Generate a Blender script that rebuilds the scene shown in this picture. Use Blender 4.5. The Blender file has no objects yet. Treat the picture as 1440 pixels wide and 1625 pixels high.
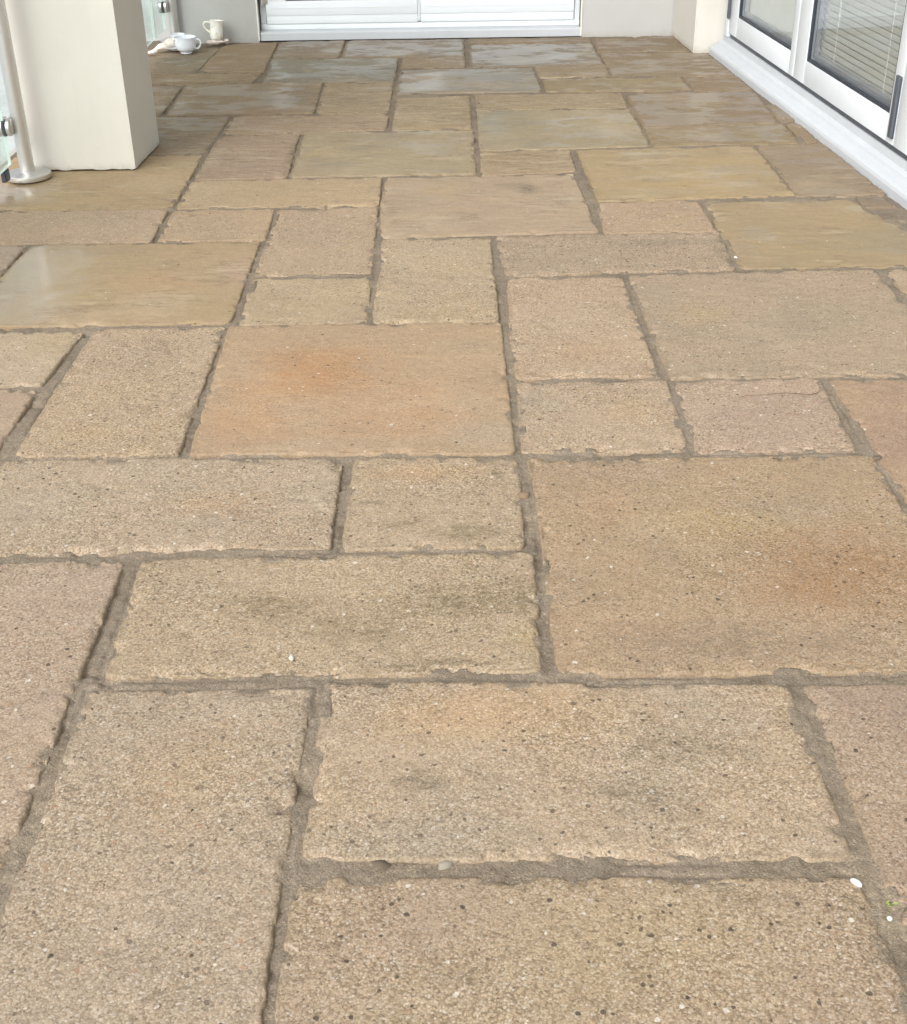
import bpy, bmesh, math, random
import numpy as np
from mathutils import Vector, Matrix

# ------------------------------------------------------------------ camera, sky, sun, exposure
sc = bpy.context.scene
C = sc.collection
CAM_H = 1.05
cam_d = bpy.data.cameras.new('camera')
cam = bpy.data.objects.new('camera', cam_d); C.objects.link(cam)
cam_d.sensor_fit = 'VERTICAL'; cam_d.sensor_height = 24.0; cam_d.sensor_width = 24.0
cam_d.lens = 2029.77 / 1625 * 24.0
cam_d.clip_start = 0.02; cam_d.clip_end = 400
pitch, yaw, roll = 0.53057, 0.00213, -0.01484
cp, sp = math.cos(pitch), math.sin(pitch)
fwd = Vector((math.sin(yaw)*cp, math.cos(yaw)*cp, -sp))
rgt = Vector((math.cos(yaw), -math.sin(yaw), 0)); up = rgt.cross(fwd)
r2 = rgt*math.cos(roll) + up*math.sin(roll); u2 = -rgt*math.sin(roll) + up*math.cos(roll)
M3 = Matrix((r2, u2, -fwd)).transposed().to_4x4()
cam.matrix_world = Matrix.Translation((0, 0, CAM_H)) @ M3
sc.camera = cam

SUN_EL, SUN_AZ = math.radians(40), math.radians(207)     # azimuth clockwise from +Y: behind and to the left of the camera
w = bpy.data.worlds.new('World'); sc.world = w; w.use_nodes = True
wn = w.node_tree; wn.nodes.clear()
o_ = wn.nodes.new('ShaderNodeOutputWorld'); bg = wn.nodes.new('ShaderNodeBackground')
sky = wn.nodes.new('ShaderNodeTexSky'); sky.sky_type = 'NISHITA'; sky.sun_disc = False
sky.sun_elevation = SUN_EL; sky.sun_rotation = SUN_AZ; sky.air_density = 1.0; sky.dust_density = 6.0; sky.ozone_density = 1.0
hs = wn.nodes.new('ShaderNodeHueSaturation'); hs.inputs['Saturation'].default_value = 0.14
wn.links.new(sky.outputs[0], hs.inputs['Color']); wn.links.new(hs.outputs[0], bg.inputs[0])
bg.inputs[1].default_value = 0.15
wn.links.new(bg.outputs[0], o_.inputs[0])
sd = bpy.data.lights.new('sun', 'SUN'); sd.energy = 0.52; sd.angle = math.radians(70); sd.color = (1.0, 0.985, 0.965)
so = bpy.data.objects.new('sun', sd); C.objects.link(so)
sdir = Vector((math.sin(SUN_AZ)*math.cos(SUN_EL), math.cos(SUN_AZ)*math.cos(SUN_EL), math.sin(SUN_EL)))
so.rotation_euler = sdir.to_track_quat('Z', 'Y').to_euler()
so.location = (0, 0, 5)
sc.view_settings.view_transform = 'Standard'; sc.view_settings.look = 'None'
sc.view_settings.exposure = 0.66; sc.view_settings.gamma = 1.0
sc.render.film_transparent = False
sc.cycles.max_bounces = 8; sc.cycles.transparent_max_bounces = 12

# ------------------------------------------------------------------ helpers
def lin(c, k=1.0):
    r = []
    for v in c:
        v = v/255.0
        v = v/12.92 if v <= .04045 else ((v+.055)/1.055)**2.4
        r.append(min(1, v*k))
    return (*r, 1.0)

def h2(ix, iy, seed):
    n = (ix.astype(np.int64)*374761393 + iy.astype(np.int64)*668265263 + seed*1442695041) & 0xffffffff
    n = ((n ^ (n >> 13)) * 1274126177) & 0xffffffff
    n = (n ^ (n >> 16)) & 0xffffffff
    return n / 4294967295.0
def vnoise(x, y, seed=0):                    # value noise in 0..1
    x = np.asarray(x, float); y = np.asarray(y, float)
    ix, iy = np.floor(x), np.floor(y); fx, fy = x-ix, y-iy
    fx = fx*fx*(3-2*fx); fy = fy*fy*(3-2*fy)
    a = h2(ix, iy, seed); b = h2(ix+1, iy, seed); c = h2(ix, iy+1, seed); d = h2(ix+1, iy+1, seed)
    return (a*(1-fx)+b*fx)*(1-fy) + (c*(1-fx)+d*fx)*fy
def fbm(x, y, seed=0, octv=4):
    s = 0; a = .5; t = 0
    for i in range(octv):
        s = s + a*vnoise(x*2**i, y*2**i, seed+i*17); t += a; a *= .5
    return s/t

def set_tags(o, label=None, cat=None, group=None, kind=None):
    if label: o['label'] = label
    if cat: o['category'] = cat
    if group: o['group'] = group
    if kind: o['kind'] = kind
    return o
def link(name, me, m=None, parent=None, smooth=False):
    o = bpy.data.objects.new(name, me); C.objects.link(o)
    if m: me.materials.append(m)
    if parent: o.parent = parent
    if smooth:
        me.polygons.foreach_set('use_smooth', [True]*len(me.polygons))
    return o
def empty(name, loc=(0, 0, 0), rz=0):
    o = bpy.data.objects.new(name, None); C.objects.link(o); o.location = loc; o.rotation_euler = (0, 0, rz)
    o.empty_display_size = .05
    return o
class MB:
    def __init__(s): s.bm = bmesh.new()
    def box(s, x0, x1, y0, y1, z0, z1, bev=0.0, seg=2):
        r = bmesh.ops.create_cube(s.bm, size=1.0); vs = r['verts']
        for v in vs:
            v.co = Vector((x0+(v.co.x+.5)*(x1-x0), y0+(v.co.y+.5)*(y1-y0), z0+(v.co.z+.5)*(z1-z0)))
        if bev > 0:
            es = list({e for v in vs for e in v.link_edges})
            bmesh.ops.bevel(s.bm, geom=es, offset=bev, segments=seg, affect='EDGES', profile=.5)
        return s
    def tube(s, pts, r, n=16, cap=True):
        pts = [Vector(p) for p in pts]; rs = r if isinstance(r, (list, tuple)) else [r]*len(pts)
        rings = []; ref = None
        for i, p in enumerate(pts):
            t = (pts[min(i+1, len(pts)-1)] - pts[max(i-1, 0)]).normalized()
            if ref is None: ref = t.orthogonal().normalized()
            else: ref = (ref - t*ref.dot(t)).normalized()
            b = t.cross(ref)
            rings.append([s.bm.verts.new(p + (ref*math.cos(a)+b*math.sin(a))*rs[i]) for a in [2*math.pi*k/n for k in range(n)]])
        for a, b in zip(rings, rings[1:]):
            for k in range(n): s.bm.faces.new((a[k], a[(k+1) % n], b[(k+1) % n], b[k]))
        if cap:
            s.bm.faces.new(rings[0][::-1]); s.bm.faces.new(rings[-1])
        return s
    def lathe(s, prof, n=48, c=(0, 0, 0), rib=None):     # prof: (radius, z)
        rings = []
        for (r, z) in prof:
            ring = []
            for k in range(n):
                a = 2*math.pi*k/n; rr = r*(1+(rib(k, z) if rib else 0))
                ring.append(s.bm.verts.new((c[0]+rr*math.cos(a), c[1]+rr*math.sin(a), c[2]+z)))
            rings.append(ring)
        for a, b in zip(rings, rings[1:]):
            for k in range(n): s.bm.faces.new((a[k], a[(k+1) % n], b[(k+1) % n], b[k]))
        s.bm.faces.new(rings[0][::-1]); s.bm.faces.new(rings[-1])
        return s
    def extrude_profile(s, prof, axis_from, axis_to):     # prof (y, z) extruded along x
        a = [s.bm.verts.new((axis_from, y, z)) for y, z in prof]; b = [s.bm.verts.new((axis_to, y, z)) for y, z in prof]
        n = len(prof)
        for k in range(n): s.bm.faces.new((a[k], a[(k+1) % n], b[(k+1) % n], b[k]))
        s.bm.faces.new(a[::-1]); s.bm.faces.new(b)
        return s
    def build(s, name, m, parent=None, smooth=False, angle=None):
        bmesh.ops.recalc_face_normals(s.bm, faces=s.bm.faces)
        me = bpy.data.meshes.new(name); s.bm.to_mesh(me); s.bm.free()
        o = link(name, me, m, parent)
        if smooth:
            me.polygons.foreach_set('use_smooth', [True]*len(me.polygons))
            me.set_sharp_from_angle(angle=math.radians(angle or 35))
        return o

class NT:
    def __init__(s, name):
        s.m = bpy.data.materials.new(name); s.m.use_nodes = True; s.t = s.m.node_tree; s.t.nodes.clear()
        s.out = s.t.nodes.new('ShaderNodeOutputMaterial')
    def n(s, typ, ins=None, **kw):
        x = s.t.nodes.new(typ)
        for k, v in kw.items(): setattr(x, k, v)
        for k, v in (ins or {}).items(): s.set(x.inputs[k], v)
        return x
    def set(s, sock, v):
        if isinstance(v, bpy.types.NodeSocket): s.t.links.new(v, sock)
        elif isinstance(v, bpy.types.Node): s.t.links.new(v.outputs[0], sock)
        else: sock.default_value = v
    def math(s, op, a, b=0.0, c=None, clamp=False):
        x = s.n('ShaderNodeMath', operation=op, use_clamp=clamp); s.set(x.inputs[0], a); s.set(x.inputs[1], b)
        if c is not None: s.set(x.inputs[2], c)
        return x.outputs[0]
    def mix(s, f, a, b, mode='MIX'):
        x = s.n('ShaderNodeMix', data_type='RGBA', blend_type=mode); s.set(x.inputs[0], f); s.set(x.inputs[6], a); s.set(x.inputs[7], b)
        return x.outputs[2]
    def noise(s, vec, scale, detail=3, rough=.5, out=0):
        x = s.n('ShaderNodeTexNoise', {'Vector': vec, 'Scale': scale, 'Detail': detail, 'Roughness': rough}); return x.outputs[out]
    def vor(s, vec, scale, rnd=1.0, feature='F1'):
        return s.n('ShaderNodeTexVoronoi', {'Vector': vec, 'Scale': scale, 'Randomness': rnd}, feature=feature)
    def ramp(s, f, stops, interp='LINEAR'):
        x = s.n('ShaderNodeValToRGB'); cr = x.color_ramp; cr.interpolation = interp
        while len(cr.elements) < len(stops): cr.elements.new(.5)
        for e, (p, c) in zip(cr.elements, stops): e.position = p; e.color = c
        s.set(x.inputs[0], f); return x.outputs[0]
    def mr(s, v, a, b, c=0.0, d=1.0, smooth=False):
        x = s.n('ShaderNodeMapRange', {'Value': v, 'From Min': a, 'From Max': b, 'To Min': c, 'To Max': d}, interpolation_type='SMOOTHSTEP' if smooth else 'LINEAR')
        return x.outputs[0]
    def surf(s, sh): s.t.links.new(sh.outputs[0], s.out.inputs[0]); return s.m

KA = 0.755          # screen colour of the dry stone under this light -> albedo
def G(v): return (v, v, v, 1)

# ------------------------------------------------------------------ materials of the paving
def slab_material(i, base, second, agg, wet, blots, ox, oy):
    t = NT('slab_stone_%02d' % i)
    tc = t.n('ShaderNodeTexCoord')
    rnd = random.Random(i*7+3)
    mp = t.n('ShaderNodeMapping', {'Vector': tc.outputs['Object'], 'Location': (rnd.uniform(-40, 40), rnd.uniform(-40, 40), rnd.uniform(-4, 4))})
    P = mp.outputs[0]
    flat = t.n('ShaderNodeMapping', {'Vector': P, 'Scale': (1, 1, .3)}).outputs[0]
    k = KA*(1.0-.10*wet)
    a, b = lin(base, k), lin(second, k)
    big = t.mr(t.noise(flat, 5.5, 4, .6), .35, .65)
    col = t.mix(big, a, b)
    # mineral stains with their own shape
    warpv = t.noise(flat, 9, 8, .72)
    warp2 = t.noise(flat, 60, 2, .6)
    gloss = None; late = []; rough_riven = bool(.3 < agg < .7 and wet >= .2)
    for bx, by, rx, ry, bc, st in blots:
        dlt = t.n('ShaderNodeVectorMath', {0: tc.outputs['Object'], 1: (bx-ox, by-oy, 0)}, operation='SUBTRACT').outputs[0]
        scl = t.n('ShaderNodeVectorMath', {0: dlt, 1: (1/rx, 1/ry, 0)}, operation='MULTIPLY').outputs[0]
        ln = t.n('ShaderNodeVectorMath', {0: scl}, operation='LENGTH').outputs['Value']
        d = t.math('ADD', ln, t.math('MULTIPLY', t.math('SUBTRACT', warpv, .5), 1.6))
        if min(rx, ry) < .035: d = t.math('ADD', d, t.math('MULTIPLY', t.math('SUBTRACT', warp2, .5), 1.5))
        if st > 1:
            g_ = t.mr(d, .45, 1.2, 1.0, 0.0, True); gloss = g_ if gloss is None else t.math('MAXIMUM', gloss, g_)
            continue
        if sum(bc) < 400 and bc[0]-bc[2] < 60:
            m = t.mr(d, .1, 1.35, min(1, st*1.35), 0.0, True); late.append((m, bc)); m = t.math('MULTIPLY', m, .42)
        else: m = t.mr(d, .15, 1.25, st, 0.0, True)
        col = t.mix(m, col, lin(bc, k))
    # weathering: pinkish, pale and greenish drift
    col = t.mix(t.mr(t.noise(flat, 2.3, 3, .5), .5, .75, 0, .22), col, lin((186, 152, 128), k))
    col = t.mix(t.mr(t.noise(flat, 7.0, 5, .7), .52, .78, 0, .4), col, lin((158, 140, 122), k*.92))
    col = t.mix(t.mr(t.noise(flat, 4.0, 4, .6), .3, .46, .35, 0), col, lin((204, 184, 156), k))
    # aggregate: small chips of mixed colour plus a few larger pebbles
    jit = t.n('ShaderNodeVectorMath', {0: P, 1: t.n('ShaderNodeVectorMath', {0: t.noise(P, 160, 1, .5, out=1), 'Scale': .0035}, operation='SCALE').outputs[0]}, operation='ADD').outputs[0]
    v1 = t.vor(jit, 335); v2 = t.vor(jit, 118); v3 = t.vor(P, 560)
    c1 = t.n('ShaderNodeSeparateColor', {0: v1.outputs['Color']})
    chips = t.ramp(c1.outputs[0], [(0, lin((86, 72, 58), k)), (.13, lin((122, 102, 80), k)), (.24, lin((178, 156, 124), k)), (.46, lin((204, 184, 152), k)), (.68, lin((218, 201, 172), k)), (.80, lin((188, 158, 128), k)), (.90, lin((222, 208, 186), k)), (1, lin((240, 232, 220), k))])
    tint = t.mix(.50, chips, col, 'MIX')
    clus = t.math('MULTIPLY', t.mr(t.noise(flat, 13, 7, .72), .53, .66), t.mr(c1.outputs[1], .25, .75, 1, .15))
    tint = t.mix(t.math('MULTIPLY', clus, .42*min(1, agg)), tint, lin((112, 98, 76), k))
    agg_amt = t.mr(t.noise(flat, 6, 3, .6), .3, .62, .45*agg, 1.0*agg)
    amt = t.math('MINIMUM', agg_amt, 1.0)
    col2 = t.mix(t.math('MULTIPLY', amt, .92), col, tint)
    # matrix between chips, slightly darker and grittier
    gap = t.mr(v1.outputs['Distance'], .42, .72, 0, .55)
    col2 = t.mix(t.math('MULTIPLY', gap, amt), col2, lin((132, 112, 84), k))
    c2 = t.n('ShaderNodeSeparateColor', {0: v2.outputs['Color']})
    rad = t.mr(c2.outputs[1], 0, 1, .16, .42)
    inside = t.mr(t.math('SUBTRACT', rad, v2.outputs['Distance']), 0, .05)
    isdark = t.math('GREATER_THAN', c2.outputs[0], 1.0-.095*agg if agg > 0.3 else .985)
    iswhite = t.math('LESS_THAN', c2.outputs[0], .032*agg)
    isgrey = t.math('MULTIPLY', t.math('GREATER_THAN', c2.outputs[0], .5), t.math('LESS_THAN', c2.outputs[0], .5+.12*agg))
    dk = t.mix(c2.outputs[2], lin((66, 58, 50), k), lin((128, 112, 96), k))
    col2 = t.mix(t.math('MULTIPLY', t.math('MULTIPLY', inside, isdark), .85), col2, dk)
    col2 = t.mix(t.math('MULTIPLY', t.math('MULTIPLY', inside, iswhite), .7), col2, lin((232, 225, 212), k))
    col2 = t.mix(t.math('MULTIPLY', t.math('MULTIPLY', inside, isgrey), .55), col2, t.mix(c2.outputs[2], lin((170, 158, 148), k), lin((186, 142, 104), k)))
    if late: gn = t.math('MULTIPLY', t.mr(t.noise(t.n('ShaderNodeMapping', {'Vector': P, 'Scale': (.7, 1.3, 1)}).outputs[0], 75, 6, .75), .44, .60), t.mr(c1.outputs[2], 0, 1, .55, 1))
    for m, bc in late: col2 = t.mix(t.math('MULTIPLY', m, gn), col2, lin(bc, k*.8))
    # fine sand grain everywhere
    fine = t.mr(t.n('ShaderNodeSeparateColor', {0: v3.outputs['Color']}).outputs[0], 0, 1, .80, 1.15)
    grain = t.mr(t.noise(P, 900, 2, .7), .3, .7, .88, 1.1)
    fm = t.math('MULTIPLY', fine, grain)
    fc = t.n('ShaderNodeCombineColor', {0: fm, 1: fm, 2: fm})
    col3 = t.mix(.4+.5*min(1, agg), col2, t.mix(1.0, col2, fc.outputs[0], 'MULTIPLY'))
    # tiny pits
    pit = t.mr(t.noise(P, 230, 4, .72), .335, .405, .8*min(1, .2+agg), 0)
    col3 = t.mix(pit, col3, lin((96, 78, 56), k))
    # grime in the worn edge
    ed = t.n('ShaderNodeAttribute', attribute_name='edge')
    eg = t.mr(t.math('ADD', ed.outputs['Fac'], t.math('MULTIPLY', t.noise(P, 45, 3, .6), .012)), .002, .019, .55, 0)
    col3 = t.mix(eg, col3, lin((134, 118, 94), k))
    # thin wavy bedding cracks of the riven stones, with cavity shade painted in
    if wet >= .2:
        bz = t.noise(t.n('ShaderNodeMapping', {'Vector': P, 'Scale': (.42, 2.0, 1)}).outputs[0], 13, 7, .66)
        ln_ = t.mr(t.math('ABSOLUTE', t.math('SUBTRACT', bz, .5)), .0, .022, .62 if rough_riven else .42, 0)
        lm = t.mr(t.noise(flat, 7, 3, .5), .50-.10*rough_riven, .60, 0, 1)
        crk_shade = t.math('MULTIPLY', ln_, lm)
        col3 = t.mix(crk_shade, col3, lin((92, 76, 58), k))
        col3 = t.mix(t.math('MULTIPLY', t.mr(bz, .52, .60, 0, .32), lm), col3, lin((206, 190, 160), k))
    # wetness
    stretch = t.n('ShaderNodeMapping', {'Vector': P, 'Scale': (1.0, 1.9, 1)}).outputs[0]
    film_n = t.noise(stretch, 5.0, 7, .68)
    film = t.mr(film_n, .60-.20*wet, .70-.21*wet, 0, 1, True) if wet > .08 else G(0)
    if wet > .08:
        film = t.math('MULTIPLY', film, t.mr(ed.outputs['Fac'], .004, .014, 0, 1))
        if gloss is not None: film = t.math('MAXIMUM', t.math('MULTIPLY', film, .12), t.math('MULTIPLY', gloss, t.mr(ed.outputs['Fac'], .004, .010, 0, 1)))
    fv = film if wet > .08 else 0.0
    if wet > .08:
        col3 = t.mix(t.math('MULTIPLY', film, .30*wet), col3, t.mix(1.0, col3, (.62, .6, .56, 1), 'MULTIPLY'))
    rr = t.mr(t.noise(P, 60, 2), .3, .7, .62, .85)
    if wet > .08:
        rough = t.math('ADD', t.math('MULTIPLY', rr, t.math('SUBTRACT', 1.0, fv)), t.math('MULTIPLY', fv, .46-.18*wet))
    else:
        rough = rr
    # relief
    hgt = t.math('MULTIPLY', t.mr(v1.outputs['Distance'], 0, .75, 1, 0), .45*min(1, agg))
    hgt = t.math('ADD', hgt, t.math('MULTIPLY', t.noise(P, 320, 3, .7), .7))
    hgt = t.math('SUBTRACT', hgt, t.math('MULTIPLY', pit, .9))
    hgt = t.math('ADD', hgt, t.math('MULTIPLY', inside, .3*agg))
    riv = t.noise(t.n('ShaderNodeMapping', {'Vector': P, 'Scale': (.55, 1.4, 1)}).outputs[0], 22, 5, .62)
    fine_str = .42
    b1 = t.n('ShaderNodeBump', {'Height': hgt, 'Distance': .0017, 'Strength': (t.math('SUBTRACT', fine_str, t.math('MULTIPLY', fv, .45)) if wet > .08 else fine_str)})
    b2 = t.n('ShaderNodeBump', {'Height': riv, 'Distance': .013 if rough_riven else .005, 'Strength': (t.math('SUBTRACT', .75 if rough_riven else .6, t.math('MULTIPLY', fv, .45)) if wet > .08 else .3), 'Normal': b1})
    sh = t.n('ShaderNodeBsdfPrincipled', {'Base Color': col3, 'Roughness': rough, 'Normal': b2, 'IOR': 1.45})
    if wet > .08:
        sh.inputs['Coat Weight'].default_value = 0
        t.set(sh.inputs['Coat Weight'], t.math('MULTIPLY', fv, .32*wet if gloss is None else 1.0)); sh.inputs['Coat Roughness'].default_value = .17 if gloss is None else .16; sh.inputs['Coat IOR'].default_value = 1.36 if gloss is None else 1.7
        b3 = t.n('ShaderNodeBump', {'Height': riv, 'Distance': .005, 'Strength': .07 if gloss is None else .015})
        t.set(sh.inputs['Coat Normal'], b3.outputs[0])
    return t.surf(sh)

def mortar_material():
    t = NT('sandy_mortar'); tc = t.n('ShaderNodeTexCoord'); P = tc.outputs['Object']
    k = KA
    col = t.mix(t.mr(t.noise(P, 7, 4, .6), .35, .65), lin((151, 137, 119), k), lin((134, 121, 103), k))
    sepy = t.n('ShaderNodeSeparateXYZ', {0: P}).outputs[1]
    col = t.mix(t.mr(sepy, 2.2, 5.2, 0, .6), col, lin((114, 100, 84), k))        # the far joints are soaked
    col = t.mix(t.mr(t.noise(P, 26, 4, .6), .55, .75, 0, .5), col, lin((112, 100, 84), k))
    col = t.mix(t.mr(t.noise(P, 3.3, 5, .65), .5, .62, 0, .5), col, lin((158, 143, 120), k))
    col = t.mix(t.mr(t.noise(P, 14, 6, .72), .56, .68, 0, .6), col, lin((110, 96, 78), k))
    v = t.vor(P, 430); c = t.n('ShaderNodeSeparateColor', {0: v.outputs['Color']})
    g = t.ramp(c.outputs[0], [(0, G(.55)), (.2, G(.85)), (.8, G(1.05)), (.95, G(1.3)), (1, G(1.6))])
    col = t.mix(.8, col, t.mix(1, col, g, 'MULTIPLY'))
    hgt = t.math('ADD', t.math('MULTIPLY', t.noise(P, 380, 3, .7), 1.0), t.mr(v.outputs['Distance'], 0, .7, .6, 0))
    b = t.n('ShaderNodeBump', {'Height': hgt, 'Distance': .0014, 'Strength': .6})
    return t.surf(t.n('ShaderNodeBsdfPrincipled', {'Base Color': col, 'Roughness': .85, 'Normal': b}))
M_MORTAR = mortar_material()

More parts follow.
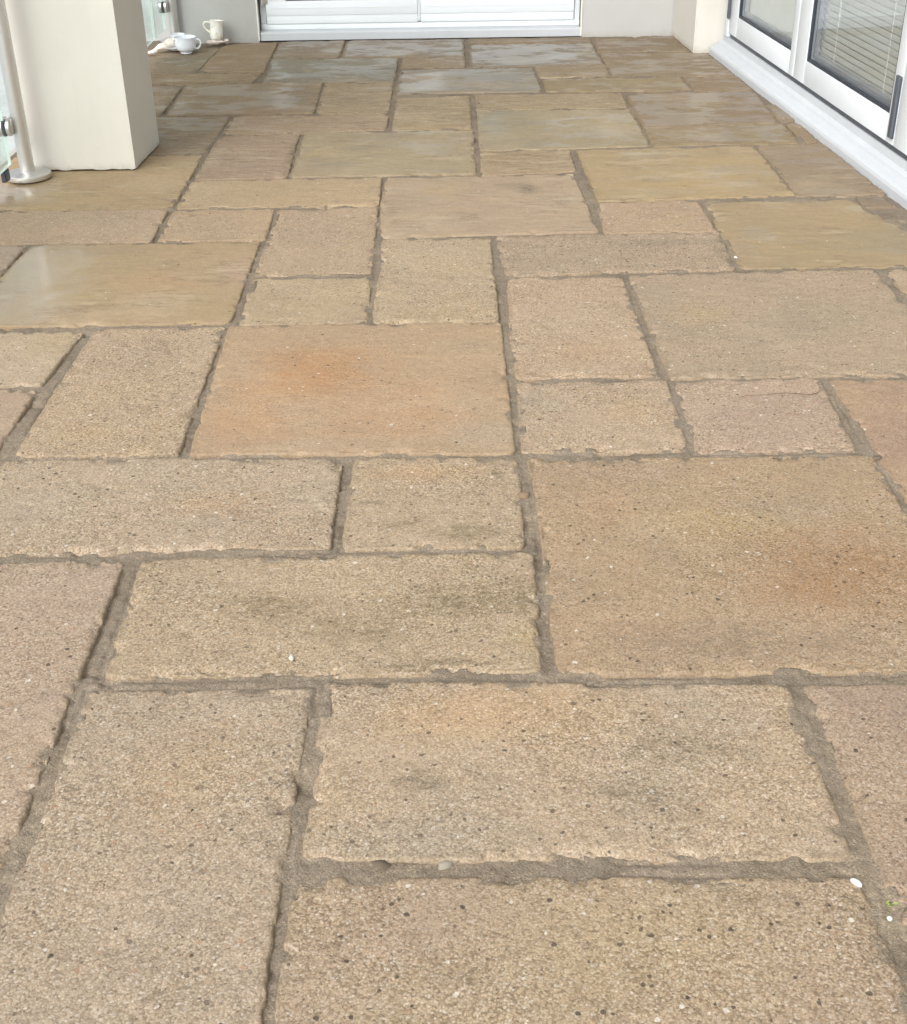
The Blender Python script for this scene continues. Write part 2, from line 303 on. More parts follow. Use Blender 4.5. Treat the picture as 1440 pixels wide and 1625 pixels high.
# ------------------------------------------------------------------ the paving
SLABS = [
# corners (back left, back right, front right, front left) in metres, base colour, second colour, aggregate, wetness, label, stains (x, y, rx, ry, colour, strength)
 ([(-0.178, 1.008), (0.438, 0.996), (0.443, 0.691), (-0.186, 0.702)], (180, 161, 134), (171, 150, 129), 1.0, 0, "front slab at the bottom centre, speckled greyish tan, below the widest mortar joint", [(0.176, 0.906, 0.16, 0.12, (186, 166, 126), 0.5)]),
 ([(-0.483, 1.342), (-0.186, 1.34), (-0.194, 0.735), (-0.493, 0.74)], (186, 167, 146), (177, 162, 143), 1.0, 0, "long front slab at the bottom left, laid lengthwise, pale grey with dark pebble specks", [(-0.321, 1.173, 0.1, 0.1, (192, 165, 126), 0.5)]),
 ([(-1.095, 1.673), (-0.5, 1.658), (-0.502, 1.032), (-1.09, 1.033)], (186, 165, 146), (179, 158, 139), 0.8, 0, "pinkish grey slab cut off by the left edge, beside a chipped mortar joint", []),
 ([(-0.168, 1.353), (0.439, 1.333), (0.44, 1.02), (-0.171, 1.036)], (194, 171, 142), (183, 166, 145), 1.0, 0, "wide slab with a peach upper patch and a dark smudge, above the widest mortar joint", [(0.047, 1.282, 0.2, 0.07, (204, 170, 130), 0.75), (-0.041, 1.155, 0.028, 0.022, (116, 104, 84), 0.7), (0.292, 1.204, 0.09, 0.03, (116, 104, 84), 0.45), (0.212, 1.128, 0.06, 0.02, (116, 104, 84), 0.4), (-0.053, 1.062, 0.16, 0.04, (168, 160, 145), 0.5), (0.279, 1.085, 0.05, 0.012, (116, 104, 84), 0.3)]),
 ([(0.454, 1.33), (1.05, 1.322), (1.05, 0.953), (0.462, 0.956)], (176, 153, 132), (161, 140, 125), 0.75, 0, "pinkish brown slab cut off by the right edge, beside the peach patched wide slab", []),
 ([(0.467, 0.95), (1.05, 0.945), (1.05, 0.42), (0.473, 0.43)], (176, 153, 132), (163, 140, 125), 0.75, 0, "brown slab in the bottom right corner, below the sprig of weed", []),
 ([(-0.474, 1.664), (0.127, 1.664), (0.118, 1.367), (-0.473, 1.366)], (188, 168, 138), (179, 160, 133), 1.0, 0, "wide speckled tan slab with a white pebble lying on it near the lower left", [(-0.263, 1.532, 0.07, 0.04, (140, 122, 90), 0.7), (0.038, 1.54, 0.15, 0.05, (136, 120, 88), 0.65), (-0.017, 1.39, 0.12, 0.012, (120, 106, 84), 0.6), (-0.141, 1.466, 0.1, 0.04, (142, 126, 94), 0.5), (0.118, 1.444, 0.05, 0.05, (196, 172, 122), 0.5), (-0.391, 1.585, 0.12, 0.05, (186, 168, 146), 0.5)]),
 ([(0.135, 1.971), (0.735, 1.963), (0.724, 1.354), (0.141, 1.362)], (180, 152, 120), (169, 146, 117), 0.8, 0, "large square slab at the right with a smooth brown orange patch on its right side", [(0.586, 1.599, 0.2, 0.15, (160, 122, 82), 0.95), (0.414, 1.742, 0.14, 0.06, (188, 160, 108), 0.6), (0.306, 1.913, 0.2, 0.04, (168, 142, 118), 0.6), (0.373, 1.423, 0.2, 0.05, (152, 134, 112), 0.55), (0.251, 1.807, 0.05, 0.09, (184, 148, 112), 0.5)]),
 ([(-0.784, 1.995), (-0.188, 1.982), (-0.189, 1.683), (-0.792, 1.681)], (194, 174, 150), (185, 168, 147), 1.0, 0, "long pale slab at the left, creamy grey with a faint peach centre", [(-0.39, 1.828, 0.1, 0.05, (204, 170, 130), 0.6), (-0.683, 1.837, 0.12, 0.08, (188, 176, 156), 0.6)]),
 ([(-0.169, 1.982), (0.118, 1.977), (0.116, 1.683), (-0.171, 1.684)], (190, 169, 142), (181, 162, 133), 1.0, 0, "small slab with a peach upper half and dark scratches, right of the long pale slab", [(-0.038, 1.924, 0.12, 0.04, (204, 170, 130), 0.9), (-0.131, 1.824, 0.022, 0.008, (116, 104, 84), 0.7), (0.081, 1.92, 0.012, 0.02, (116, 104, 84), 0.6), (0.092, 1.947, 0.03, 0.008, (116, 104, 84), 0.5), (0.018, 1.725, 0.07, 0.025, (136, 122, 92), 0.7), (-0.077, 1.757, 0.05, 0.02, (140, 126, 98), 0.6)]),
 ([(-0.474, 2.604), (0.114, 2.597), (0.114, 1.993), (-0.465, 2.006)], (188, 159, 126), (183, 156, 125), 0.5, 0.15, "large smooth slab with a strong orange stain, in the middle of the patio", [(-0.268, 2.353, 0.17, 0.15, (188, 140, 94), 0.85), (-0.361, 2.183, 0.1, 0.18, (200, 154, 110), 0.6), (-0.112, 2.202, 0.2, 0.16, (194, 152, 112), 0.6), (0.075, 2.063, 0.09, 0.07, (178, 160, 136), 0.7), (0.037, 2.469, 0.12, 0.06, (178, 156, 126), 0.7), (-0.174, 2.035, 0.25, 0.03, (182, 160, 134), 0.6)]),
 ([(0.135, 2.879), (0.41, 2.867), (0.415, 2.306), (0.131, 2.308)], (196, 172, 144), (189, 162, 137), 1.0, 0, "speckled tan slab laid lengthwise between the central joint and a huge greyish slab", [(0.269, 2.427, 0.1, 0.08, (186, 152, 120), 0.5), (0.236, 2.674, 0.1, 0.1, (184, 162, 142), 0.5)]),
 ([(0.132, 2.29), (0.426, 2.29), (0.419, 1.997), (0.128, 1.995)], (194, 171, 144), (187, 166, 145), 1.0, 0, "square cream slab with fine brown specks, below the speckled slab beside the central joint", [(0.338, 2.158, 0.08, 0.08, (204, 170, 130), 0.5), (0.163, 2.192, 0.07, 0.07, (176, 166, 150), 0.5)]),
 ([(0.438, 2.287), (0.726, 2.291), (0.711, 1.987), (0.43, 1.985)], (188, 162, 142), (181, 158, 141), 0.9, 0, "square pinkish slab with a thin dry stalk lying across it", [(0.607, 2.148, 0.06, 0.07, (170, 146, 130), 0.5)]),
 ([(0.43, 2.879), (1.008, 2.892), (1.012, 2.295), (0.433, 2.296)], (180, 159, 134), (167, 150, 129), 0.7, 0.1, "huge greyish tan slab at the right with a faint yellow left side", [(0.549, 2.623, 0.08, 0.08, (188, 162, 120), 0.6), (0.808, 2.612, 0.18, 0.12, (160, 146, 122), 0.5)]),
 ([(1.027, 2.891), (1.282, 2.893), (1.31, 2.3), (1.037, 2.297)], (176, 153, 124), (167, 146, 121), 0.5, 0.1, "corner of a tan slab peeping in at the right edge, beyond the huge greyish slab", []),
 ([(0.737, 2.279), (1.3, 2.283), (1.33, 1.795), (0.741, 1.792)], (176, 148, 120), (161, 132, 113), 0.5, 0.05, "reddish brown slab cut off by the right edge, beside the slab with the dry stalk", []),
 ([(-0.763, 2.594), (-0.484, 2.6), (-0.481, 2.004), (-0.774, 2.007)], (198, 174, 142), (189, 168, 143), 1.15, 0, "coarse cream slab laid lengthwise with its rough chipped right edge beside the orange stained slab", [(-0.617, 2.462, 0.07, 0.08, (178, 162, 148), 0.5), (-0.671, 2.089, 0.05, 0.05, (196, 166, 122), 0.5)]),
 ([(-1.35, 2.61), (-0.786, 2.584), (-0.806, 2.31), (-1.35, 2.306)], (200, 181, 154), (191, 172, 147), 0.8, 0, "rough cream slab at the left edge, left of the coarse cream slab", [(-0.833, 2.537, 0.08, 0.1, (182, 162, 122), 0.5)]),
 ([(-1.35, 2.292), (-0.808, 2.29), (-0.808, 2.008), (-1.35, 2.012)], (188, 165, 142), (179, 158, 137), 0.6, 0, "plain tan slab at the left edge in front of the rough cream slab", []),
 ([(-1.058, 3.164), (-0.478, 3.17), (-0.475, 2.622), (-1.073, 2.625)], (178, 156, 119), (173, 151, 117), 0.2, 0.3, "smooth wet tan slab at the left that mirrors the sky at its left end", [(-0.682, 2.873, 0.16, 0.1, (188, 154, 118), 0.6), (-0.5, 2.951, 0.05, 0.2, (186, 156, 134), 0.6), (-0.901, 3.108, 0.2, 0.05, (158, 140, 118), 0.5), (-1.081, 2.87, 0.26, 0.4, (0, 0, 0), 2)]),
 ([(-1.35, 3.174), (-1.072, 3.164), (-1.078, 2.625), (-1.35, 2.63)], (188, 169, 150), (179, 160, 143), 0.6, 0.1, "piece of pale slab at the left edge, left of the wet mirroring slab", []),
 ([(-1.35, 3.466), (-0.762, 3.457), (-0.758, 3.184), (-1.35, 3.19)], (196, 169, 142), (187, 162, 137), 0.7, 0.05, "long narrow cream slab at the left edge, before the slab under the railing post", [(-0.894, 3.363, 0.1, 0.06, (180, 158, 136), 0.5)]),
 ([(-1.35, 4.03), (-0.758, 4.018), (-0.757, 3.468), (-1.35, 3.476)], (186, 161, 123), (178, 155, 119), 0.25, 0.3, "smooth wide tan slab that the railing post and the thick column stand on", [(-1.029, 3.727, 0.12, 0.1, (176, 146, 112), 0.5), (-1.218, 3.551, 0.15, 0.05, (178, 160, 142), 0.5), (-1.263, 3.644, 0.16, 0.12, (0, 0, 0), 2)]),
 ([(-1.35, 4.528), (-0.743, 4.528), (-0.752, 4.04), (-1.35, 4.045)], (158, 139, 113), (150, 131, 105), 0.2, 0.5, "damp greyish brown slab running behind the thick column", []),
 ([(-1.35, 5.035), (-0.996, 5.025), (-0.992, 4.562), (-1.35, 4.545)], (158, 139, 113), (150, 133, 107), 0.2, 0.5, "small sliver of damp slab just behind the column, beyond the greyish brown one", []),
 ([(-0.98, 5.035), (-0.463, 5.054), (-0.458, 4.564), (-0.973, 4.542)], (162, 141, 111), (152, 133, 107), 0.15, 0.75, "wide damp brown slab behind the column, with dark wet stains", [(-0.875, 4.868, 0.03, 0.06, (126, 112, 94), 0.5), (-0.652, 4.751, 0.05, 0.08, (136, 120, 100), 0.5)]),
 ([(-1.35, 5.25), (-0.717, 5.245), (-0.737, 5.062), (-1.35, 5.05)], (154, 131, 99), (146, 125, 95), 0.5, 0.3, "very narrow brown slab in front of the two slabs nearest the cups", []),
 ([(-1.35, 5.77), (-0.961, 5.768), (-0.989, 5.277), (-1.35, 5.262)], (152, 133, 107), (140, 127, 101), 0.4, 0.4, "damp slab that the white teacup stands on, speckled with green grey grime", [(-1.081, 5.52, 0.14, 0.12, (132, 128, 108), 0.6)]),
 ([(-0.959, 5.824), (-0.729, 5.878), (-0.713, 5.269), (-0.971, 5.288)], (156, 133, 103), (148, 127, 99), 0.3, 0.4, "brown slab at the foot of the left pier, right of the cups", [(-0.862, 5.44, 0.1, 0.06, (168, 146, 112), 0.5)]),
 ([(-0.714, 5.891), (-0.435, 5.898), (-0.436, 5.536), (-0.712, 5.531)], (148, 133, 113), (140, 125, 105), 0.2, 0.7, "small damp slab at the left end of the white door sill", []),
 ([(-0.419, 5.897), (0.087, 5.885), (0.082, 5.523), (-0.42, 5.535)], (154, 145, 129), (142, 131, 113), 0.1, 0.85, "wide grey slab along the white door sill, shining wet", []),
 ([(-0.709, 5.505), (-0.189, 5.491), (-0.191, 5.046), (-0.693, 5.059)], (154, 147, 129), (144, 135, 115), 0.1, 0.8, "wide wet grey slab with dark cracks at its right end, second row from the door", [(-0.213, 5.268, 0.05, 0.05, (116, 108, 96), 0.4)]),
 ([(-0.168, 5.503), (0.087, 5.509), (0.083, 5.295), (-0.173, 5.289)], (154, 135, 109), (146, 129, 103), 0.3, 0.5, "tiny brown slab between two wide wet grey slabs near the door", []),
 ([(0.11, 5.898), (0.637, 5.885), (0.635, 5.782), (0.108, 5.782)], (140, 123, 99), (134, 117, 95), 0.3, 0.4, "thin brown cut strip of slab against the door sill", []),
 ([(0.112, 5.753), (0.635, 5.754), (0.635, 5.315), (0.105, 5.293)], (152, 143, 127), (138, 125, 105), 0.1, 0.95, "wettest slab near the door, grey with a glossy patch of standing water", []),
 ([(0.359, 5.286), (0.641, 5.302), (0.637, 5.088), (0.367, 5.074)], (152, 135, 107), (144, 127, 101), 0.4, 0.4, "small rough brown slab in front of the glossy wettest slab", []),
 ([(-0.17, 5.265), (0.35, 5.263), (0.358, 4.845), (-0.173, 4.84)], (158, 151, 135), (148, 139, 121), 0.1, 0.85, "large wet grey slab near the middle of the far end", []),
 ([(0.658, 5.868), (1.005, 5.884), (1.025, 5.543), (0.644, 5.559)], (146, 129, 105), (138, 119, 95), 0.15, 0.7, "dark brown slab at the foot of the pier right of the door", []),
 ([(0.649, 5.532), (1.085, 5.512), (1.118, 5.065), (0.64, 5.077)], (152, 133, 107), (142, 123, 97), 0.15, 0.75, "dark wet slab below the corner where the two house walls meet", []),
 ([(0.377, 5.05), (0.902, 5.047), (0.906, 4.818), (0.376, 4.834)], (154, 137, 103), (144, 125, 95), 0.2, 0.7, "long narrow yellowish brown slab in front of the small rough brown one", [(0.702, 4.994, 0.12, 0.06, (166, 150, 116), 0.5)]),
 ([(0.916, 5.046), (1.12, 5.054), (1.129, 4.813), (0.914, 4.807)], (150, 127, 101), (140, 121, 95), 0.2, 0.6, "small brown slab touching the folding door sill near its far end", []),
 ([(0.116, 4.8), (0.64, 4.795), (0.639, 4.568), (0.116, 4.564)], (164, 145, 113), (156, 139, 109), 0.6, 0.4, "long narrow slab with a rough pitted left half", []),
 ([(0.112, 4.546), (0.641, 4.549), (0.645, 4.056), (0.112, 4.027)], (170, 155, 127), (162, 147, 117), 0.15, 0.7, "large smooth greenish grey slab in front of the rough pitted narrow one", [(0.154, 4.329, 0.06, 0.2, (168, 164, 148), 0.6), (0.535, 4.348, 0.15, 0.15, (168, 154, 120), 0.5)]),
 ([(0.662, 4.783), (1.132, 4.802), (1.113, 4.329), (0.66, 4.289)], (148, 127, 101), (140, 121, 95), 0.1, 0.85, "wide wet brown slab beside the folding door sill", []),
 ([(0.662, 4.264), (1.118, 4.303), (1.115, 4.059), (0.659, 4.04)], (154, 135, 101), (144, 125, 97), 0.15, 0.8, "long narrow wet slab with pale ripples, in front of the wide wet brown one", [(0.884, 4.184, 0.15, 0.06, (160, 146, 116), 0.5)]),
 ([(0.409, 4.009), (0.962, 4.022), (0.969, 3.501), (0.42, 3.477)], (180, 157, 119), (172, 151, 115), 0.15, 0.5, "large smooth golden tan slab with faint ripples, far right of centre", [(0.708, 3.633, 0.25, 0.08, (184, 158, 112), 0.5), (0.722, 3.939, 0.2, 0.06, (164, 150, 118), 0.5)]),
 ([(0.979, 4.028), (1.185, 4.04), (1.222, 3.492), (0.977, 3.489)], (158, 139, 113), (152, 133, 109), 0.1, 0.5, "smooth greyish brown slab between the golden tan one and the folding door", []),
 ([(0.711, 3.45), (1.1, 3.452), (1.265, 2.915), (0.694, 2.919)], (172, 151, 115), (166, 147, 113), 0.15, 0.5, "large smooth tan slab with pale streaks at the right edge, below the folding door", [(1.105, 3.372, 0.06, 0.03, (186, 174, 148), 0.6), (1.094, 3.11, 0.2, 0.12, (158, 144, 118), 0.5)]),
 ([(0.413, 3.46), (0.689, 3.463), (0.695, 3.199), (0.404, 3.203)], (186, 159, 130), (177, 152, 129), 0.8, 0.1, "small speckled square slab, left of the large tan slab with pale streaks", [(0.62, 3.314, 0.05, 0.04, (190, 160, 116), 0.4)]),
 ([(0.13, 3.186), (0.699, 3.184), (0.685, 2.911), (0.138, 2.896)], (176, 155, 134), (167, 148, 129), 0.95, 0.05, "long narrow grey speckled slab stained dark near its right end", [(0.555, 3.111, 0.14, 0.03, (138, 126, 108), 0.6), (0.683, 3.033, 0.03, 0.06, (130, 116, 96), 0.5)]),
 ([(-0.177, 3.726), (0.373, 3.742), (0.39, 3.209), (-0.172, 3.186)], (182, 161, 134), (173, 153, 129), 0.25, 0.25, "large slab with a dark sooty smudge in its upper right", [(0.232, 3.596, 0.035, 0.06, (112, 102, 86), 0.8), (0.184, 3.63, 0.06, 0.03, (130, 118, 98), 0.4), (-0.033, 3.61, 0.1, 0.1, (186, 162, 124), 0.5)]),
 ([(0.108, 4.012), (0.388, 4.018), (0.384, 3.769), (0.106, 3.751)], (170, 147, 115), (164, 143, 113), 0.5, 0.3, "small reddish tan slab just behind the one with the sooty smudge", []),
 ([(-0.458, 4.266), (0.09, 4.282), (0.088, 3.765), (-0.461, 3.762)], (172, 157, 127), (166, 149, 119), 0.25, 0.55, "wide smooth pale slab with cracked marks at its right end, left of centre", [(-0.387, 4.003, 0.06, 0.1, (184, 158, 118), 0.5), (0.047, 4.17, 0.06, 0.06, (150, 142, 126), 0.5)]),
 ([(-0.173, 4.769), (0.09, 4.791), (0.087, 4.308), (-0.172, 4.299)], (166, 147, 115), (158, 141, 111), 0.5, 0.3, "square riven slab with an orange front edge, behind the wide smooth pale one", [(-0.035, 4.341, 0.15, 0.04, (180, 148, 108), 0.6)]),
 ([(-0.454, 5.02), (-0.195, 5.035), (-0.196, 4.547), (-0.448, 4.555)], (168, 151, 119), (160, 143, 113), 0.5, 0.35, "square cracked slab between the brown damp slab and the central joint", [(-0.331, 4.729, 0.08, 0.06, (134, 126, 108), 0.4)]),
 ([(-0.735, 4.527), (-0.195, 4.529), (-0.196, 4.308), (-0.734, 4.266)], (174, 151, 124), (165, 142, 117), 0.5, 0.25, "long narrow tan slab with pale grit at its left end", [(-0.71, 4.427, 0.03, 0.1, (190, 178, 154), 0.7)]),
 ([(-0.736, 4.242), (-0.481, 4.267), (-0.468, 3.756), (-0.739, 3.738)], (172, 147, 124), (165, 142, 121), 0.45, 0.25, "tan slab with pale grit along its left edge and a rough crumbled right edge", [(-0.718, 3.986, 0.03, 0.18, (192, 178, 150), 0.55), (-0.478, 4.009, 0.02, 0.2, (134, 120, 98), 0.6)]),
 ([(-0.741, 3.725), (-0.19, 3.734), (-0.187, 3.468), (-0.743, 3.467)], (188, 164, 130), (181, 158, 125), 0.5, 0.1, "long narrow yellow tan slab right of the long slanting joint from the column", []),
 ([(-0.748, 3.445), (-0.469, 3.448), (-0.466, 3.19), (-0.741, 3.183)], (192, 165, 134), (183, 158, 129), 0.7, 0.05, "small cream slab in front of the long yellow tan one", [(-0.68, 3.396, 0.02, 0.015, (130, 112, 88), 0.5)]),
 ([(-0.462, 3.436), (-0.188, 3.45), (-0.18, 2.915), (-0.458, 2.914)], (188, 164, 136), (181, 158, 133), 0.85, 0, "upper square speckled slab of a stacked pair, left of the short central joint", [(-0.342, 3.23, 0.1, 0.15, (178, 158, 138), 0.5)]),
 ([(-0.459, 2.902), (-0.181, 2.898), (-0.176, 2.617), (-0.454, 2.61)], (190, 169, 136), (181, 160, 131), 0.7, 0, "lower square yellowish slab of a stacked pair, behind the orange stained one", [(-0.376, 2.778, 0.08, 0.04, (168, 150, 112), 0.4)]),
 ([(-0.165, 3.17), (0.111, 3.172), (0.11, 2.608), (-0.162, 2.609)], (194, 173, 140), (185, 166, 139), 1.0, 0, "tall pale speckled slab standing just behind the orange stained one, on the central joint", [(-0.03, 2.647, 0.12, 0.03, (166, 146, 106), 0.5)]),
 ([(1.121, 4.574), (1.177, 4.57), (1.173, 4.351), (1.126, 4.328)], (152, 135, 111), (142, 125, 101), 0.3, 0.6, "tiny cut sliver against the folding door sill, right of the wide wet brown slab", []),
 ([(1.13, 4.294), (1.171, 4.317), (1.182, 4.078), (1.131, 4.058)], (156, 137, 107), (146, 127, 99), 0.2, 0.5, "small cut sliver against the sill, right of the wet slab with pale ripples", []),
 ([(1.132, 3.469), (1.205, 3.471), (1.217, 3.389), (1.134, 3.382)], (142, 125, 105), (136, 119, 99), 0.2, 0.5, "dark brown cut corner piece wedged between the streaky tan slab and the sill", []),
]

def axis_coords(L, step):
    e = [0, .0012, .0028, .0048, .0075, .011, .0155, .021]
    n = max(2, int((L-.042)/step))
    mid = list(np.linspace(.021, L-.021, n+1))[1:-1]
    return np.array(e+mid+[L-x for x in e[::-1]])

def slab_mesh(name, corners, step, seed, agg, wet, drop=0.0):
    q = np.array(corners)
    c0 = q.mean(0)
    ex = .0026 if step < .005 else (.0038 if step < .008 else .0050)
    q = q + np.array([[-ex, ex], [ex, ex], [ex, -ex], [-ex, -ex]])
    bl, br, fr, fl = q                       # back left, back right, front right, front left
    L = .5*(np.linalg.norm(br-bl)+np.linalg.norm(fr-fl)); Hh = .5*(np.linalg.norm(fl-bl)+np.linalg.norm(fr-br))
    xs, ys = axis_coords(L, step), axis_coords(Hh, step)
    X, Y = np.meshgrid(xs, ys)               # Y from the front edge backwards
    nx, ny = len(xs), len(ys)
    d = np.minimum(np.minimum(X, L-X), np.minimum(Y, Hh-Y))
    # round the corners
    rg = np.random.RandomState(seed)
    for cx, cy in ((0, 0), (1, 0), (0, 1), (1, 1)):
        R = rg.uniform(.010, .022)
        ccx = R if cx == 0 else L-R; ccy = R if cy == 0 else Hh-R
        dx, dy = X-ccx, Y-ccy
        m = ((dx < 0) if cx == 0 else (dx > 0)) & ((dy < 0) if cy == 0 else (dy > 0))
        mx = np.maximum(abs(dx), abs(dy)); ln = np.hypot(dx, dy)+1e-9
        X = np.where(m, ccx+dx*mx/ln, X); Y = np.where(m, ccy+dy*mx/ln, Y)
    # ragged outline, fading inwards
    wx, wy = q[:, 0].mean()+X, q[:, 1].mean()+Y
    amp = (.0034+.0010*agg)*(1.0 if step < .005 else .85)
    fall = np.exp(-d/.018)
    def rag(t, s):
        n = fbm(t*9, t*0+s, seed+s, 3)*.9 + .42*(vnoise(t*70, t*0+s, seed+s+5)-.5) + .45*(vnoise(t*190, t*0+s, seed+s+9)-.5)
        big = np.clip(vnoise(t*11, t*0+s, seed+s+31)-.76, 0, 1)*2.6
        return n + big
    # which side a vertex belongs to
    dl, dr, df, db = X, L-X, Y, Hh-Y
    f = lambda dd: np.exp(-np.clip(dd, 0, None)/.016)
    X = X + amp*rag(wy, 1)*f(dl) - amp*rag(wy, 2)*f(dr)
    Y = Y + amp*rag(wx, 3)*f(df) - amp*rag(wx, 4)*f(db)
    # slow wander of the hand dressed sides
    X = X + .0035*(vnoise(wy*4, wy*0, seed+71)-.5)*2*f(dl*.4) ; Y = Y + .003*(vnoise(wx*4, wx*0, seed+72)-.5)*2*f(df*.4)
    # height
    r = .0026 + .0050*fbm(wx*18, wy*18, seed+41, 3)
    dd = np.clip(d, 0, r)
    Z = -(r - np.sqrt(np.clip(r*r-(r-dd)**2, 0, None)))*.95
    chip = np.clip(fbm(wx*38, wy*38, seed+55, 4)-.52, 0, 1)*.075*np.exp(-d/.008)
    Z -= chip
    und = (fbm(wx*5, wy*5, seed+61, 3)-.5)*.0042*(1-(.65*wet if wet < .96 else .93))
    fine = (fbm(wx*60, wy*60, seed+63, 3)-.5)*(.0010+.0016*min(1, agg))
    Z += und + fine*(1-.6*wet)
    # riven steps of the smooth stones
    tn = fbm(wx*3.2, wy*7.5, seed+81, 5)*9
    st = np.floor(tn) + np.clip((tn-np.floor(tn))*5-2, 0, 1)
    Z += (st-4.5)*.0006*(1-min(1, agg))*(1-.4*wet if wet < .96 else .05)
    Z += np.clip(fbm(wx*25, wy*55, seed+85, 4)-.52, 0, 1)*.005*(1-min(1, agg))*np.clip(fbm(wx*4, wy*4, seed+87, 2)-.42, 0, 1)*3
    Z += drop + rg.uniform(-.0012, .0012)
    u, v = X/L, Y/Hh
    PX = (fl[0]*(1-u)+fr[0]*u)*(1-v) + (bl[0]*(1-u)+br[0]*u)*v - c0[0]
    PY = (fl[1]*(1-u)+fr[1]*u)*(1-v) + (bl[1]*(1-u)+br[1]*u)*v - c0[1]
    top = np.stack([PX, PY, Z], -1).reshape(-1, 3)
    idx = np.arange(nx*ny).reshape(ny, nx)
    F = np.stack([idx[:-1, :-1], idx[:-1, 1:], idx[1:, 1:], idx[1:, :-1]], -1).reshape(-1, 4)
    loop = np.concatenate([idx[0, :], idx[1:, -1], idx[-1, -2::-1], idx[-2:0:-1, 0]])
    low = top[loop].copy(); low[:, 2] = -.034
    li = np.arange(len(loop)) + nx*ny; nxt = np.roll(np.arange(len(loop)), -1)
    Sk = np.stack([loop, li, li[nxt], loop[nxt]], -1)
    V = np.concatenate([top, low]); F = np.concatenate([F, Sk])
    me = bpy.data.meshes.new(name)
    me.vertices.add(len(V)); me.vertices.foreach_set('co', V.astype(np.float32).ravel())
    me.loops.add(F.size); me.loops.foreach_set('vertex_index', F.astype(np.int32).ravel())
    me.polygons.add(len(F)); me.polygons.foreach_set('loop_start', np.arange(0, F.size, 4, dtype=np.int32))
    me.update(calc_edges=True)
    me.polygons.foreach_set('use_smooth', [True]*len(F))
    at = me.attributes.new('edge', 'FLOAT', 'POINT')
    at.data.foreach_set('value', np.concatenate([np.clip(d.ravel(), 0, .05), np.zeros(len(loop))]).astype(np.float32))
    me.validate()
    return me, c0

for i, (cor, base, sec, agg, wet, lab, blots) in enumerate(SLABS):
    ymid = sum(c[1] for c in cor)/4
    step = .0042 if ymid < 2.1 else (.006 if ymid < 3.4 else .009)
    me, c0 = slab_mesh('paving_slab', cor, step, 100+i*13, agg, .97 if any(b_[5] > 1 for b_ in blots) else wet)
    o = link('paving_slab', me, slab_material(i, base, sec, agg, wet, blots, c0[0], c0[1]))
    o.location = (c0[0], c0[1], 0)
    set_tags(o, lab, 'paving slab', 'paving slabs laid on the patio', 'thing')

